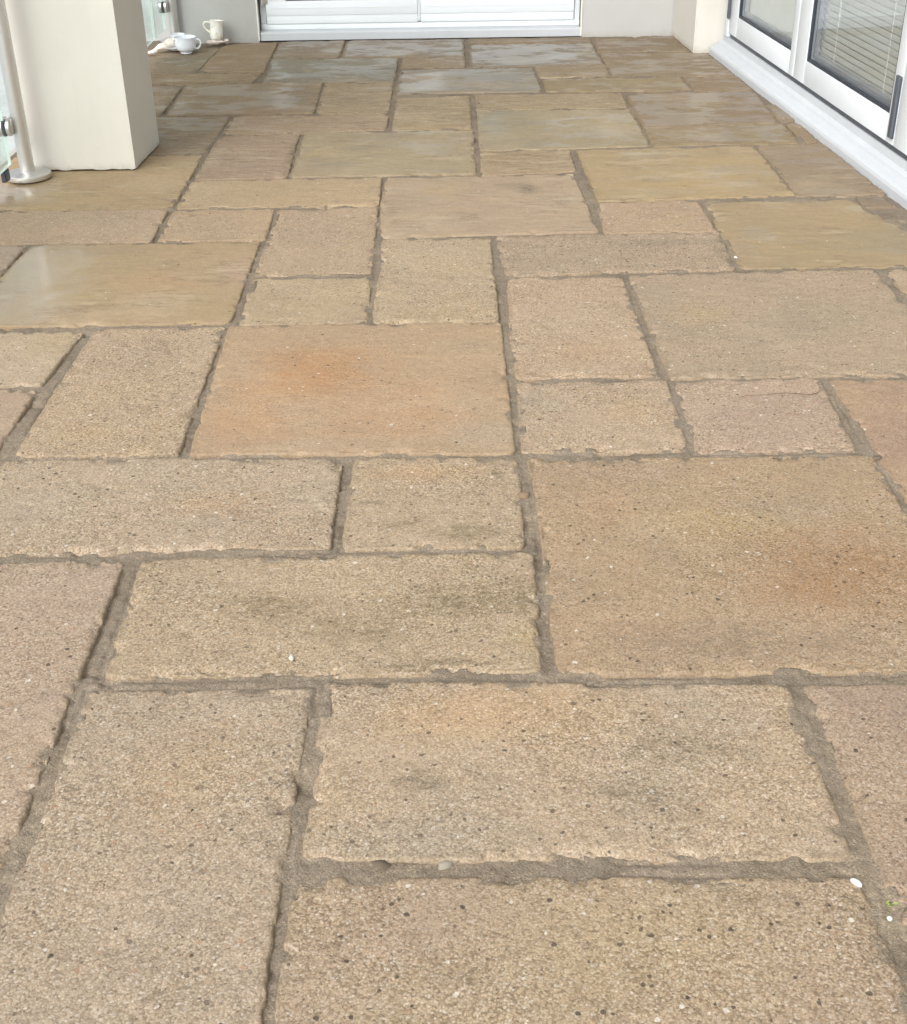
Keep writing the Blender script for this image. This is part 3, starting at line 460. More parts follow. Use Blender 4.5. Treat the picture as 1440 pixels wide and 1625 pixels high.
# the bed of mortar that shows in the joints: hollowed beside some slab edges, smeared up onto others
OFF_FRAME = [[(-1.095,1.017),(-.512,1.017),(-.512,.42),(-1.095,.42)], [(-1.35,1.985),(-.81,1.985),(-.81,1.69),(-1.35,1.69)],
         [(-1.35,1.66),(-1.112,1.66),(-1.112,1.03),(-1.35,1.03)], [(-1.35,1.012),(-1.112,1.012),(-1.112,.42),(-1.35,.42)],
         [(.752,1.775),(1.34,1.775),(1.36,1.345),(.752,1.345)], [(1.066,1.325),(1.365,1.325),(1.39,.42),(1.066,.42)],
         [(-.185,.68),(.455,.68),(.455,.42),(-.185,.42)], [(-.495,.72),(-.2,.72),(-.2,.42),(-.495,.42)]]
def mortar_bed():
    quads = [np.array(c[0]) for c in SLABS] + [np.array(c) for c in OFF_FRAME]
    Vs, Fs, nv = [], [], 0
    for (ya, yb, dy, dx) in ((.40, 2.2, .0026, .0028), (2.2, 3.6, .0042, .0036), (3.6, 5.99, .0064, .005)):
        xs = np.arange(-1.37, 1.46, dx); ys = np.linspace(ya, yb, int(round((yb-ya)/dy))+1)
        X, Y = np.meshgrid(xs, ys); D = np.full(X.shape, .2)
        for q in quads:
            cx, cy = q.mean(0)
            i0, i1 = np.searchsorted(ys, [q[:, 1].min()-.06, q[:, 1].max()+.06]); j0, j1 = np.searchsorted(xs, [q[:, 0].min()-.06, q[:, 0].max()+.06])
            if i0 >= i1 or j0 >= j1: continue
            sx, sy = X[i0:i1, j0:j1], Y[i0:i1, j0:j1]; dm = np.full(sx.shape, -9.0)
            for k in range(4):
                a, b = q[k], q[(k+1) % 4]; e = b-a; L = np.hypot(*e); n = np.array([e[1], -e[0]])/L
                if np.dot(n, q.mean(0)-a) > 0: n = -n
                dm = np.maximum(dm, (sx-a[0])*n[0]+(sy-a[1])*n[1])
            D[i0:i1, j0:j1] = np.minimum(D[i0:i1, j0:j1], dm)
        Z = -.0050 + (fbm(X*9, Y*9, 5, 3)-.5)*.007 + (fbm(X*90, Y*90, 8, 3)-.5)*.0036
        Z -= np.clip(vnoise(X*26, Y*26, 15)-.80, 0, 1)*.035
        near = np.exp(-((D-.0035)/.0036)**2)
        lowf = fbm(X*7+.3, Y*7, 21, 3); Z -= near*np.clip(lowf-.50, 0, .12)*.020
        up_ = fbm(X*8+40, Y*8, 33, 4); Z += np.exp(-(np.clip(D+.002, 0, 1)/.006)**2)*np.clip(up_-.52, 0, .12)*.030
        Z = np.minimum(Z, -.0018)
        Z = np.where(D < -.012, -.012, Z)
        ny, nx = X.shape; idx = np.arange(nx*ny).reshape(ny, nx)
        keep = (np.maximum.reduce([D[:-1, :-1], D[1:, 1:], D[:-1, 1:], D[1:, :-1]]) > -.016)
        F = np.stack([idx[:-1, :-1], idx[:-1, 1:], idx[1:, 1:], idx[1:, :-1]], -1)[keep]
        used, inv = np.unique(F, return_inverse=True)
        Vs.append(np.stack([X, Y, Z], -1).reshape(-1, 3)[used]); Fs.append(inv.reshape(-1, 4)+nv); nv += len(used)
    V = np.concatenate(Vs); F = np.concatenate(Fs)
    me = bpy.data.meshes.new('patio')
    me.vertices.add(len(V)); me.vertices.foreach_set('co', V.astype(np.float32).ravel())
    me.loops.add(F.size); me.loops.foreach_set('vertex_index', F.astype(np.int32).ravel())
    me.polygons.add(len(F)); me.polygons.foreach_set('loop_start', np.arange(0, F.size, 4, dtype=np.int32))
    me.update(calc_edges=True); me.polygons.foreach_set('use_smooth', [True]*len(F))
    o = link('patio', me, M_MORTAR)
    set_tags(o, 'sandy grey mortar bed filling the joints between the paving slabs', 'patio', kind='structure')
mortar_bed()

# paving that carries on just beyond what the photo frames
def off_frame():
    t = OFF_FRAME
    V = []; F = []; E = []; nv = 0
    for k, cor in enumerate(t):
        me, c0 = slab_mesh('tmp', cor, .02, 900+k*11, 1.0, 0)
        n = len(me.vertices); co = np.empty(n*3, np.float32); me.vertices.foreach_get('co', co); co = co.reshape(-1, 3)+np.array([c0[0], c0[1], 0])
        vi = np.empty(len(me.loops), np.int32); me.loops.foreach_get('vertex_index', vi)
        ev = np.empty(n, np.float32); me.attributes['edge'].data.foreach_get('value', ev); E.append(ev)
        V.append(co); F.append(vi.reshape(-1, 4)+nv); nv += n
        bpy.data.meshes.remove(me)
    V = np.concatenate(V); F = np.concatenate(F); E = np.concatenate(E)
    me = bpy.data.meshes.new('terrace')
    me.vertices.add(len(V)); me.vertices.foreach_set('co', V.astype(np.float32).ravel())
    me.loops.add(F.size); me.loops.foreach_set('vertex_index', F.astype(np.int32).ravel())
    me.polygons.add(len(F)); me.polygons.foreach_set('loop_start', np.arange(0, F.size, 4, dtype=np.int32))
    me.update(calc_edges=True); me.polygons.foreach_set('use_smooth', [True]*len(F))
    me.attributes.new('edge', 'FLOAT', 'POINT').data.foreach_set('value', E)
    o = link('terrace', me, slab_material(90, (180,162,136), (172,156,132), 1.0, 0, [], 0, 0))
    set_tags(o, 'rest of the paving beyond the photographed slabs', 'terrace', kind='structure')
off_frame()

# ------------------------------------------------------------------ other materials
def render_mat(name, c, c2, scale=3, bump=.25, dirt=0.0, crack=0.0):
    t = NT(name); tc = t.n('ShaderNodeTexCoord'); g = t.n('ShaderNodeNewGeometry'); P = g.outputs['Position']
    col = t.mix(t.mr(t.noise(P, scale, 4, .6), .35, .7), c, c2)
    z = t.n('ShaderNodeSeparateXYZ', {0: P}).outputs[2]
    sp_ = t.math('ADD', z, t.math('MULTIPLY', t.noise(P, 28, 4, .65), .05))
    col = t.mix(t.mr(sp_, .018, .048, .55*dirt, 0), col, lin((150, 136, 112), .9))      # splashed dirt line at the foot
    col = t.mix(t.mr(t.noise(P, 60, 4, .7), .66, .8, 0, .12), col, lin((170, 160, 140), .9))
    if crack:
        wv = t.n('ShaderNodeVectorMath', {0: P, 1: t.n('ShaderNodeVectorMath', {0: t.noise(P, 22, 4, .7, out=1), 'Scale': .09}, operation='SCALE').outputs[0]}, operation='ADD').outputs[0]
        cr_ = t.mr(t.vor(wv, 9, 1.0, 'DISTANCE_TO_EDGE').outputs['Distance'], .004, .011, crack, 0)
        cm = t.math('MULTIPLY', t.mr(t.math('ADD', z, t.math('MULTIPLY', t.noise(P, 7, 2), .12)), .07, .10, 1, 0), t.mr(t.noise(P, 5, 2), .45, .55))
        col = t.mix(t.math('MULTIPLY', cr_, cm), col, lin((150, 142, 124), .8))
        col = t.mix(t.mr(t.noise(t.n('ShaderNodeMapping', {'Vector': P, 'Scale': (1, 1, .25)}).outputs[0], 10, 5, .65), .5, .75, 0, .18), col, lin((196, 190, 172), .84))
    h = t.math('ADD', t.noise(P, 180, 3, .6), t.math('MULTIPLY', t.noise(P, 24, 3, .6), 3.0))
    b = t.n('ShaderNodeBump', {'Height': h, 'Distance': .0015, 'Strength': bump})
    return t.surf(t.n('ShaderNodeBsdfPrincipled', {'Base Color': col, 'Roughness': .75, 'Normal': b}))
def simple(name, c, rough=.4, metal=0.0, noise=.0, coat=0.0, bscale=90, bstr=.0):
    t = NT(name); g = t.n('ShaderNodeNewGeometry'); P = g.outputs['Position']
    n = t.noise(P, 9, 4, .6)
    dk = tuple(v*(1-noise) for v in c[:3])+(1,)
    col = t.mix(t.mr(n, .35, .7), c, dk)
    r = t.mr(t.noise(P, 40, 3, .6), .3, .7, rough*.85, min(1, rough*1.2))
    sh = t.n('ShaderNodeBsdfPrincipled', {'Base Color': col, 'Roughness': r, 'Metallic': metal})
    if bstr: t.set(sh.inputs['Normal'], t.n('ShaderNodeBump', {'Height': t.noise(P, bscale, 3, .6), 'Distance': .001, 'Strength': bstr}).outputs[0])
    if coat: sh.inputs['Coat Weight'].default_value = coat; sh.inputs['Coat Roughness'].default_value = .08
    return t.surf(sh)
def glass(name, tint, refl_rough=.02, haze=0.0, fk=1.0):
    t = NT(name)
    tr = t.n('ShaderNodeBsdfTransparent', {'Color': tint}); gl = t.n('ShaderNodeBsdfGlossy', {'Color': (1, 1, 1, 1), 'Roughness': refl_rough})
    fr = t.n('ShaderNodeFresnel', {'IOR': 1.52}); mx = t.n('ShaderNodeMixShader', {0: t.math('MULTIPLY', fr, fk, clamp=True), 1: tr, 2: gl})
    if haze:
        g = t.n('ShaderNodeNewGeometry'); dm = t.n('ShaderNodeBsdfDiffuse', {'Color': (.8, .83, .82, 1)})
        f = t.mr(t.noise(g.outputs['Position'], 14, 4, .6), .3, .7, haze*.4, haze*1.3)
        mx = t.n('ShaderNodeMixShader', {0: f, 1: mx, 2: dm})
    return t.surf(mx)
M_CREAM = render_mat('cream_render', lin((227, 224, 215), .80), lin((221, 218, 209), .80), dirt=.8, crack=.5)
M_WALL = render_mat('pale_shaded_render', lin((207, 208, 206), .83), lin((200, 201, 198), .83), dirt=.4)  # greyer than the cream render: shade of the far walls put into the colour
M_WHITE = simple('white_plastic', lin((235, 241, 246), .89), .6, noise=.03)
M_SILL = simple('white_sill', lin((226, 231, 236), .68), .75, noise=.05)
M_DARK = simple('dark_rubber', lin((84, 90, 98)), .5, noise=.15)
M_SPACER = simple('grey_spacer', lin((150, 156, 168)), .35, metal=.3)
def steel():
    t = NT('brushed_steel'); g = t.n('ShaderNodeNewGeometry'); P = g.outputs['Position']
    mp = t.n('ShaderNodeMapping', {'Vector': P, 'Scale': (1, 1, .04)}).outputs[0]
    n = t.noise(mp, 900, 2, .6)
    sh = t.n('ShaderNodeBsdfPrincipled', {'Base Color': lin((214, 213, 210)), 'Metallic': .9, 'Roughness': t.mr(n, .3, .7, .32, .46)})
    t.set(sh.inputs['Normal'], t.n('ShaderNodeBump', {'Height': n, 'Distance': .0004, 'Strength': .25}).outputs[0])
    return t.surf(sh)
M_STEEL = steel()
M_GLASS = glass('door_glass', (.97, .98, .98, 1), .02, 0.0, .27)
M_BALU = glass('balustrade_glass', (.95, .98, .97, 1), .03, .10, .30)
M_EDGE = simple('glass_edge', lin((206, 220, 214)), .25)
M_BLIND = simple('blind_slats', lin((238, 240, 236), .95), .55, noise=.04)
M_CHINA = simple('white_china', lin((228, 234, 242)), .16, noise=.03, coat=.6)
M_CREAMCHINA = simple('cream_china', lin((238, 234, 216)), .2, noise=.03, coat=.6)
M_ROOM = simple('room_plaster', lin((178, 176, 168)), .8, noise=.1)
M_GASKET = simple('gasket', lin((48, 54, 64)), .45, noise=.1)

# ------------------------------------------------------------------ outside ground beyond the balustrade
def ground():
    t = NT('outside_ground'); g = t.n('ShaderNodeNewGeometry'); P = g.outputs['Position']
    col = t.mix(t.mr(t.noise(P, .35, 5, .6), .4, .62), lin((190, 196, 194)), lin((172, 180, 177)))
    col = t.mix(t.mr(t.noise(P, 3.5, 5, .7), .45, .7, 0, .3), col, lin((150, 158, 152)))
    m = t.surf(t.n('ShaderNodeBsdfPrincipled', {'Base Color': col, 'Roughness': .8}))
    b = MB(); n = 24; S_ = 300.0
    vs = [[b.bm.verts.new((-S_+2*S_*i/n, -S_+2*S_*j/n, -2.9)) for i in range(n+1)] for j in range(n+1)]
    for j in range(n):
        for i in range(n): b.bm.faces.new((vs[j][i], vs[j][i+1], vs[j+1][i+1], vs[j+1][i]))
    o = b.build('ground', m); set_tags(o, 'pale damp ground far below the balustrade', 'ground', kind='structure')
    b = MB().box(-1.42, 3.5, -1.5, 9.0, -2.88, -.030)
    o = b.build('terrace_base', M_WALL); set_tags(o, 'rendered base that carries the patio', 'base', kind='structure')
ground()

# ------------------------------------------------------------------ house walls
house = empty('house', (1.1, 6.0, 0)); set_tags(house, 'pale rendered house walls around the white doors at the end of the patio', 'house')
def hbox(name, m, x0, x1, y0, y1, z0, z1, bev=.004):
    return MB().box(x0-1.1, x1-1.1, y0-6.0, y1-6.0, z0, z1, bev).build(name, m, house, True)
hbox('wall', M_WALL, -1.17, -.808, 5.905, 6.30, -.165, 2.6, .006)      # pier behind the cups
hbox('wall', M_WALL, .604, 1.32, 5.912, 6.30, -.165, 2.6, .006)        # pier right of the door
hbox('wall', M_WALL, -.806, .602, 5.915, 6.30, 2.12, 2.6, .005)        # over the door
pb = MB()                                                               # return wall with its projecting corner
pts = [(1.004, 5.910), (1.034, 5.528), (1.153, 5.520), (1.33, 5.51), (1.33, 5.910)]
lo = [pb.bm.verts.new((x-1.1, y-6.0, -.165)) for x, y in pts]; hi = [pb.bm.verts.new((x-1.1, y-6.0, 2.6)) for x, y in pts]
for k in range(5): pb.bm.faces.new((lo[k], lo[(k+1) % 5], hi[(k+1) % 5], hi[k]))
pb.bm.faces.new(lo[::-1]); pb.bm.faces.new(hi)
bmesh.ops.bevel(pb.bm, geom=[e for e in pb.bm.edges if abs(e.verts[0].co.z-e.verts[1].co.z) > 1], offset=.005, segments=2, affect='EDGES')
pb.build('wall', M_CREAM, house, True)
M_BEAD = simple('bead_white', lin((232, 230, 220), .95), .6)
MB().box(-.812-1.1, -.806-1.1, 5.901-6, 5.908-6, .002, 2.1, .001).build('corner_bead', M_BEAD, house)
MB().box(.600-1.1, .607-1.1, 5.907-6, 5.914-6, .002, 2.1, .001).build('corner_bead', M_BEAD, house)

# ------------------------------------------------------------------ white double door at the back
door = empty('patio_door', (-.1, 5.96, 0)); set_tags(door, 'white double door with panelled leaves at the far end of the patio', 'door')
def dbox(b, x0, x1, y0, y1, z0, z1, bev=.003): return b.box(x0+.1, x1+.1, y0-5.96, y1-5.96, z0, z1, bev)
b = MB(); b.extrude_profile([(-.05, .001), (-.05, .030), (-.046, .035), (-.012, .0385), (.05, .0385), (.05, .001)], -.704, .700)
b.build('sill', M_SILL, door)
b = MB(); dbox(b, -.802, .600, 5.950, 6.02, .0388, .0632); dbox(b, -.802, -.778, 5.956, 6.02, .0635, 2.1); dbox(b, .576, .600, 5.956, 6.02, .0635, 2.1); dbox(b, -.802, .600, 5.956, 6.02, 2.101, 2.118)
b.build('frame', M_WHITE, door, True)
for x0, x1 in ((-.775, -.112), (-.098, .573)):
    b = MB()
    dbox(b, x0, x1, 5.945, 6.01, .064, .0984, .0015)                 # rebated bottom moulding
    dbox(b, x0, x0+.088, 5.942, 6.01, .1585, 2.09, 0); dbox(b, x1-.088, x1, 5.942, 6.01, .1585, 2.09, 0)
    dbox(b, x0, x1, 5.942, 6.01, .0985, .158, .0015); dbox(b, x0+.03, x1-.03, 5.9405, 5.9425, .128, .1315, .001); dbox(b, x0+.0885, x1-.0885, 5.942, 6.01, 2.0, 2.09, .006)
    lf = b.build('leaf', M_WHITE, door, True)
    g0, g1 = x0+.089, x1-.089
    b = MB(); dbox(b, g0, g1, 5.950, 5.962, .1595, .1645, .001); dbox(b, g0, g1, 5.950, 5.962, 1.993, 1.999, .001); dbox(b, g0, g0+.006, 5.950, 5.962, .165, 1.992, .001); dbox(b, g1-.006, g1, 5.950, 5.962, .165, 1.992, .001)
    b.build('gasket', M_GASKET, lf)
    b = MB(); dbox(b, g0+.0065, g1-.0065, 5.956, 5.960, .1651, 1.992, 0); b.build('glass', M_GLASS, lf)
b = MB(); dbox(b, -.1115, -.0985, 5.944, 5.956, .067, 2.09, .004); b.build('cover_strip', M_WHITE, door, True)
for z in (.14, 1.0, 1.85):
    b = MB(); b.tube([(-.79+.1, 5.938-5.96, z), (-.79+.1, 5.938-5.96, z+.08)], .008, 14); dbox(b, -.784, -.766, 5.936, 5.943, z+.01, z+.07, .001); b.build('hinge', M_STEEL, door, True)
cu = MB(); n = 120
for i in range(n):
    pass
vs0 = [cu.bm.verts.new((-.70+1.36*i/n, .16+.018*math.sin(i*.9)+.006*math.sin(i*2.3), .06)) for i in range(n+1)]
vs1 = [cu.bm.verts.new((v.co.x, v.co.y, 2.05)) for v in vs0]
for i in range(n): cu.bm.faces.new((vs0[i], vs0[i+1], vs1[i+1], vs1[i]))
bmesh.ops.solidify(cu.bm, geom=cu.bm.faces[:], thickness=.002)
o = cu.build('curtain', simple('curtain_cloth', lin((196, 198, 198)), .9), None, True, 60); o.location = (-.1, 5.96, 0)
set_tags(o, 'pale curtain hanging behind the glass of the far double door', 'curtain')

# ------------------------------------------------------------------ white folding door along the right
ang = math.atan2(-.99767, .068225)
fold = empty('folding_door', (1.092, 5.50, 0), ang)
set_tags(fold, 'white glazed folding door with a broad white sill along the right side of the patio', 'door')
b = MB(); b.extrude_profile([(.0, -.03), (.0, .016), (.003, .024), (.010, .031), (.032, .037), (.036, .046), (.050, .0535), (.051, .0600), (.054, .0745), (.13, .0745), (.13, -.03)], .008, 4.9)
b.build('sill', M_SILL, fold, True, 20)
b = MB().box(.091, 4.88, .058, .115, .0755, .0905, .001); b.build('track', M_DARK, fold)
b = MB().box(.034, .085, .046, .12, .0755, 2.14, .004).box(4.80, 4.85, .046, .12, .0755, 2.14, .004).box(.0855, 4.7995, .0465, .12, 2.09, 2.14, .003); b.build('frame', M_WHITE, fold, True)
leaves = [(.0885, .9325, .112, .052), (.9365, 1.8605, .112, .058), (1.8650, 2.789, .112, .058), (2.793, 3.717, .112, .058), (3.721, 4.645, .112, .058)]
for k, (s0, s1, wl, wr) in enumerate(leaves):
    zb, zt = .0925, 2.085; gz = .168
    b = MB(); f0, f1 = .050, .112
    b.box(s0, s0+wl, f0, f1, zb, zt, .003); b.box(s1-wr, s1, f0, f1, zb, zt, .003)
    b.box(s0+wl+.0003, s1-wr-.0003, f0+.0004, f1, zb, gz, .002); b.box(s0+wl+.0003, s1-wr-.0003, f0+.0004, f1, zt-.08, zt, .002)
    lf = b.build('leaf', M_WHITE, fold, True)
    def ring(name, a, m, d0, d1, wd):
        A0, A1, Z0, Z1 = s0+wl+a, s1-wr-a, gz+a, zt-.08-a
        bb = MB(); bb.box(A0, A1, d0, d1, Z0, Z0+wd, .0008); bb.box(A0, A1, d0, d1, Z1-wd, Z1, .0008)
        bb.box(A0, A0+wd, d0, d1, Z0+wd, Z1-wd, .0008); bb.box(A1-wd, A1, d0, d1, Z0+wd, Z1-wd, .0008)
        bb.build(name, m, lf)
    ring('gasket', .0006, M_GASKET, .0535, .064, .009)
    ring('spacer', .0095, M_SPACER, .070, .084, .014)
    b = MB(); b.box(s0+wl+.006, s1-wr-.006, .0600, .0635, gz+.006, zt-.086, 0); b.build('glass', M_GLASS, lf)
for s0, z0, z1 in ((.0755, .146, .33), (1.832, .112, .282), (1.832, 1.0, 1.17), (3.69, .112, .282)):
    b = MB().box(s0, s0+(.015 if s0 < .1 else .030), .041, .0495, z0, z1, .002).tube([(s0+.0295, .0415, z0+.004), (s0+.0295, .0415, z1-.004)], .0045, 10)
    b.build('hinge', M_DARK, fold, True)
for k, (s0, s1, wl, wr) in enumerate(leaves[:4]):
    bl = MB(); a = s0+wl-.012; c = s1-wr+.012
    if k == 0:          # plain cloth panels with a narrow overlap
        cut = a+(c-a)*.42
        bl.box(a, cut, .094, .0955, .176, 2.02, 0); bl.box(cut-.03, c, .0965, .098, .176, 2.02, 0)
        o = bl.build('panel_blind', simple('blind_cloth', lin((226, 228, 222), .95), .8, noise=.06))
    else:
        z = .186; rnd = random.Random(k)
        while z < 2.0:
            tl = .0116 + rnd.uniform(-.0003, .0003); dd = .0965
            prof = [(dd+.0060, z-tl), (dd, z+.0010), (dd-.0055, z+tl), (dd-.0062, z+tl), (dd-.0008, z+.0008), (dd+.0052, z-tl)]
            bl.extrude_profile(prof, a, c); z += .0200
        for q_ in (.22, .78): bl.tube([(a+(c-a)*q_, .0885, .18), (a+(c-a)*q_, .0885, 2.0)], .0011, 6)
        o = bl.build('venetian_blind', M_BLIND)
    o.location = fold.location; o.rotation_euler = fold.rotation_euler
    set_tags(o, ['plain pale cloth blind behind the farthest leaf of the folding door', 'off white slatted blind behind the leaf with the dark lower hinge', 'slatted blind behind the leaf nearest the photo edge', 'slatted blind beyond the photo edge'][k], 'blind', 'blinds behind the folding door')
MB().box(-1.50-1.1, 1.75-1.1, 3.90-6, 6.5-6, 2.602, 2.80, .01).build('unseen_roof', M_WALL, house)  # unseen roof guessed over the column, added to shade the far end
# room behind the folding door, part of the house
rm = MB(); a_ = Vector((1.092, 5.50, 0)); e_ = Vector((.068225, -.99767, 0)); n_ = Vector((.99767, .068225, 0))
def wp(s, d, z): return a_ + e_*s + n_*d + Vector((-1.1, -6.0, z))
def slabq(b, s0, s1, d0, d1, z0, z1):
    P_ = [wp(s, d, z) for z in (z0, z1) for s, d in ((s0, d0), (s1, d0), (s1, d1), (s0, d1))]
    v = [b.bm.verts.new(p) for p in P_]
    for f in ((0, 1, 2, 3), (7, 6, 5, 4), (0, 4, 5, 1), (1, 5, 6, 2), (2, 6, 7, 3), (3, 7, 4, 0)): b.bm.faces.new([v[i] for i in f])
slabq(rm, 0, 4.95, 2.2, 2.3, -.16, 2.6); slabq(rm, -.02, .02, .14, 2.2, -.16, 2.6); slabq(rm, 4.9, 4.95, .14, 2.2, -.16, 2.6); slabq(rm, .02, 4.9, .125, 2.2, .0, .05); slabq(rm, .02, 4.9, .125, 2.2, 2.5, 2.6)
rm.build('wall', M_ROOM, house)
ov = MB(); slabq(ov, .04, 6.0, .03, .124, 2.142, 2.6); slabq(ov, 4.86, 6.5, .0, .124, -.16, 2.6); ov.build('wall', M_CREAM, house)

# ------------------------------------------------------------------ thick rendered column
def column():
    b = MB(); x0, x1, y0, y1 = -1.238, -.933, 3.854, 4.152
    nz = 90; zs = [.0035, .006, .011, .018, .028, .040] + list(np.linspace(.055, 2.6, nz))
    per = []
    m = 26; rc = .004
    def side(ax, ay, bx, by):
        return [(ax+(bx-ax)*i/m, ay+(by-ay)*i/m) for i in range(m)]
    ring0 = side(x0, y0, x1, y0)+side(x1, y0, x1, y1)+side(x1, y1, x0, y1)+side(x0, y1, x0, y0)
    ring0 = [(x, y) for x, y in ring0]
    cx, cy = (x0+x1)/2, (y0+y1)/2
    rings = []
    for z in zs:
        r = []
        for j, (x, y) in enumerate(ring0):
            n1 = float(vnoise(j*.45, z*12, 3))-.5; n2 = float(vnoise(j*1.1, z*60, 4))-.5
            k = 1+.0035*n1 + (.006*n2 if z < .05 else .001*n2)
            corner = (j % m == 0)
            if corner: k *= .998
            zz = z + (.0045*(float(vnoise(j*.8, 0, 9))-.35) if z < .01 else 0)
            r.append(b.bm.verts.new((cx+(x-cx)*k+(y-y0)*.052, cy+(y-cy)*k, zz)))
        rings.append(r)
    n = len(ring0)
    for a, c in zip(rings, rings[1:]):
        for k in range(n): b.bm.faces.new((a[k], a[(k+1) % n], c[(k+1) % n], c[k]))
    b.bm.faces.new(rings[-1]); b.bm.faces.new(rings[0][::-1])
    o = b.build('column', M_CREAM, None, True, 25); set_tags(o, 'thick square cream rendered column standing on the patio at the left', 'column', kind='thing')
column()

# ------------------------------------------------------------------ glass balustrades
def post_parts(parent, x, y, ylate, clamp_dir):
    b = MB()
    b.lathe([(.0, .004), (.064, .004), (.0655, .007), (.0655, .0165), (.063, .019), (.030, .0205), (.028, .022), (.0, .022)], 48, (x, y, 0)); b.build('base_plate', M_STEEL, parent, True, 40)
    b = MB(); b.tube([(x, y, .0205), (x, y, 1.02)], .0212, 32); b.build('post', M_STEEL, parent, True, 40)
    for z in (.158, .84):
        b = MB()
        # D shaped clamp on the glass side of the post with a rubber lined slot
        pr = []
        for k in range(13):
            a = -math.pi/2 + math.pi*k/12
            pr.append((.020*math.cos(a)*1.0, .024*math.sin(a)))
        yy = y + clamp_dir*.018
        for s_ in (-1, 1):
            ring = []
            xo = x - .030 + s_*.0105
            f = [b.bm.verts.new((xo-.0045, yy+clamp_dir*(.018+u*1.0), z+v)) for u, v in pr]; f2 = [b.bm.verts.new((xo+.0045, yy+clamp_dir*(.018+u*1.0), z+v)) for u, v in pr]
            q0 = [b.bm.verts.new((xo-.0045, yy-clamp_dir*.020, z+.024)), b.bm.verts.new((xo-.0045, yy-clamp_dir*.020, z-.024))]; q1 = [b.bm.verts.new((xo+.0045, yy-clamp_dir*.020, z+.024)), b.bm.verts.new((xo+.0045, yy-clamp_dir*.020, z-.024))]
            A = f+q0; B_ = f2+q1; n = len(A)
            for k in range(n): b.bm.faces.new((A[k], A[(k+1) % n], B_[(k+1) % n], B_[k]))
            b.bm.faces.new(A[::-1]); b.bm.faces.new(B_)
        b.box(x-.038, x-.012, yy-.012, yy+.006, z-.022, z+.022, .002)
        cl = b.build('clamp', M_STEEL, parent, True, 40)
        MB().box(x-.0352, x-.0248, yy+min(0, clamp_dir*.034), yy+max(0, clamp_dir*.034), z-.0215, z+.0215, .001).build('rubber_pad', M_GASKET, cl)
def glass_panel(parent, x, y0, y1, z0, z1):
    t = .0045
    o = MB().box(x-t, x+t, y0+.001, y1-.001, z0+.001, z1-.001, 0).build('glass_panel', M_BALU, parent)
    b = MB(); b.box(x-t, x+t, y0, y0+.0009, z0, z1, 0); b.box(x-t, x+t, y1-.0009, y1, z0, z1, 0); b.box(x-t, x+t, y0+.001, y1-.001, z0, z0+.0009, 0); b.box(x-t, x+t, y0+.001, y1-.001, z1-.0009, z1, 0)
    b.build('polished_edge', M_EDGE, o)
near = empty('glass_balustrade', (0, 0, 0)); near.location = (0, 0, 0)
set_tags(near, 'glass balustrade with a steel post bolted down in front of the cream column', 'balustrade', 'balustrades along the open left side')
post_parts(near, -1.235, 3.782, 0, -1)
glass_panel(near, -1.268, 2.45, 3.735, .055, .98)
MB().box(-1.275, -1.261, 3.66, 3.70, .022, .054, .002).build('rubber_block', M_GASKET, near)
b = MB().tube([(-1.235, .6, 1.04), (-1.235, 3.856, 1.04)], .0215, 24); b.build('handrail', M_STEEL, near, True, 40)
far = empty('glass_balustrade', (0, 0, 0))
set_tags(far, 'glass balustrade with a darker steel post beside the far pier, behind the column', 'balustrade', 'balustrades along the open left side')
post_parts(far, -1.170, 5.875, 0, -1)
glass_panel(far, -1.203, 4.20, 5.595, .07, .98)
glass_panel(far, -1.203, 5.607, 5.835, .07, .98)
b = MB().tube([(-1.170, 4.153, 1.04), (-1.170, 5.90, 1.04)], .0215, 24); b.build('handrail', M_STEEL, far, True, 40)

# ------------------------------------------------------------------ cups and shells in the far corner
cup = empty('teacup', (-1.087, 5.655, .002)); set_tags(cup, 'white ribbed china teacup standing on the paving in the far left corner', 'cup')
nn = 96
def ribs(k, z): return (.014*math.cos(k*2*math.pi*24/nn*1.0) if .014 < z < .052 else 0)
pf = [(.019, 0), (.0235, 0), (.0245, .003), (.022, .007), (.031, .0095), (.0385, .016), (.0425, .026), (.0438, .038), (.0440, .050), (.0448, .060), (.0462, .0645), (.0450, .0655), (.0428, .060), (.0420, .045), (.039, .026), (.032, .014), (.004, .010)]
MB().lathe(pf, nn, (0, 0, 0), ribs).build('bowl', M_CHINA, cup, True, 60)
hp = [(.0425, -.004, .052), (.052, -.006, .0575), (.062, -.008, .053), (.066, -.009, .042), (.062, -.008, .030), (.053, -.006, .020), (.0400, -.004, .0190)]
MB().tube(hp, [.0040, .0034, .0032, .0032, .0032, .0034, .0042], 12).build('handle', M_CHINA, cup, True, 60)

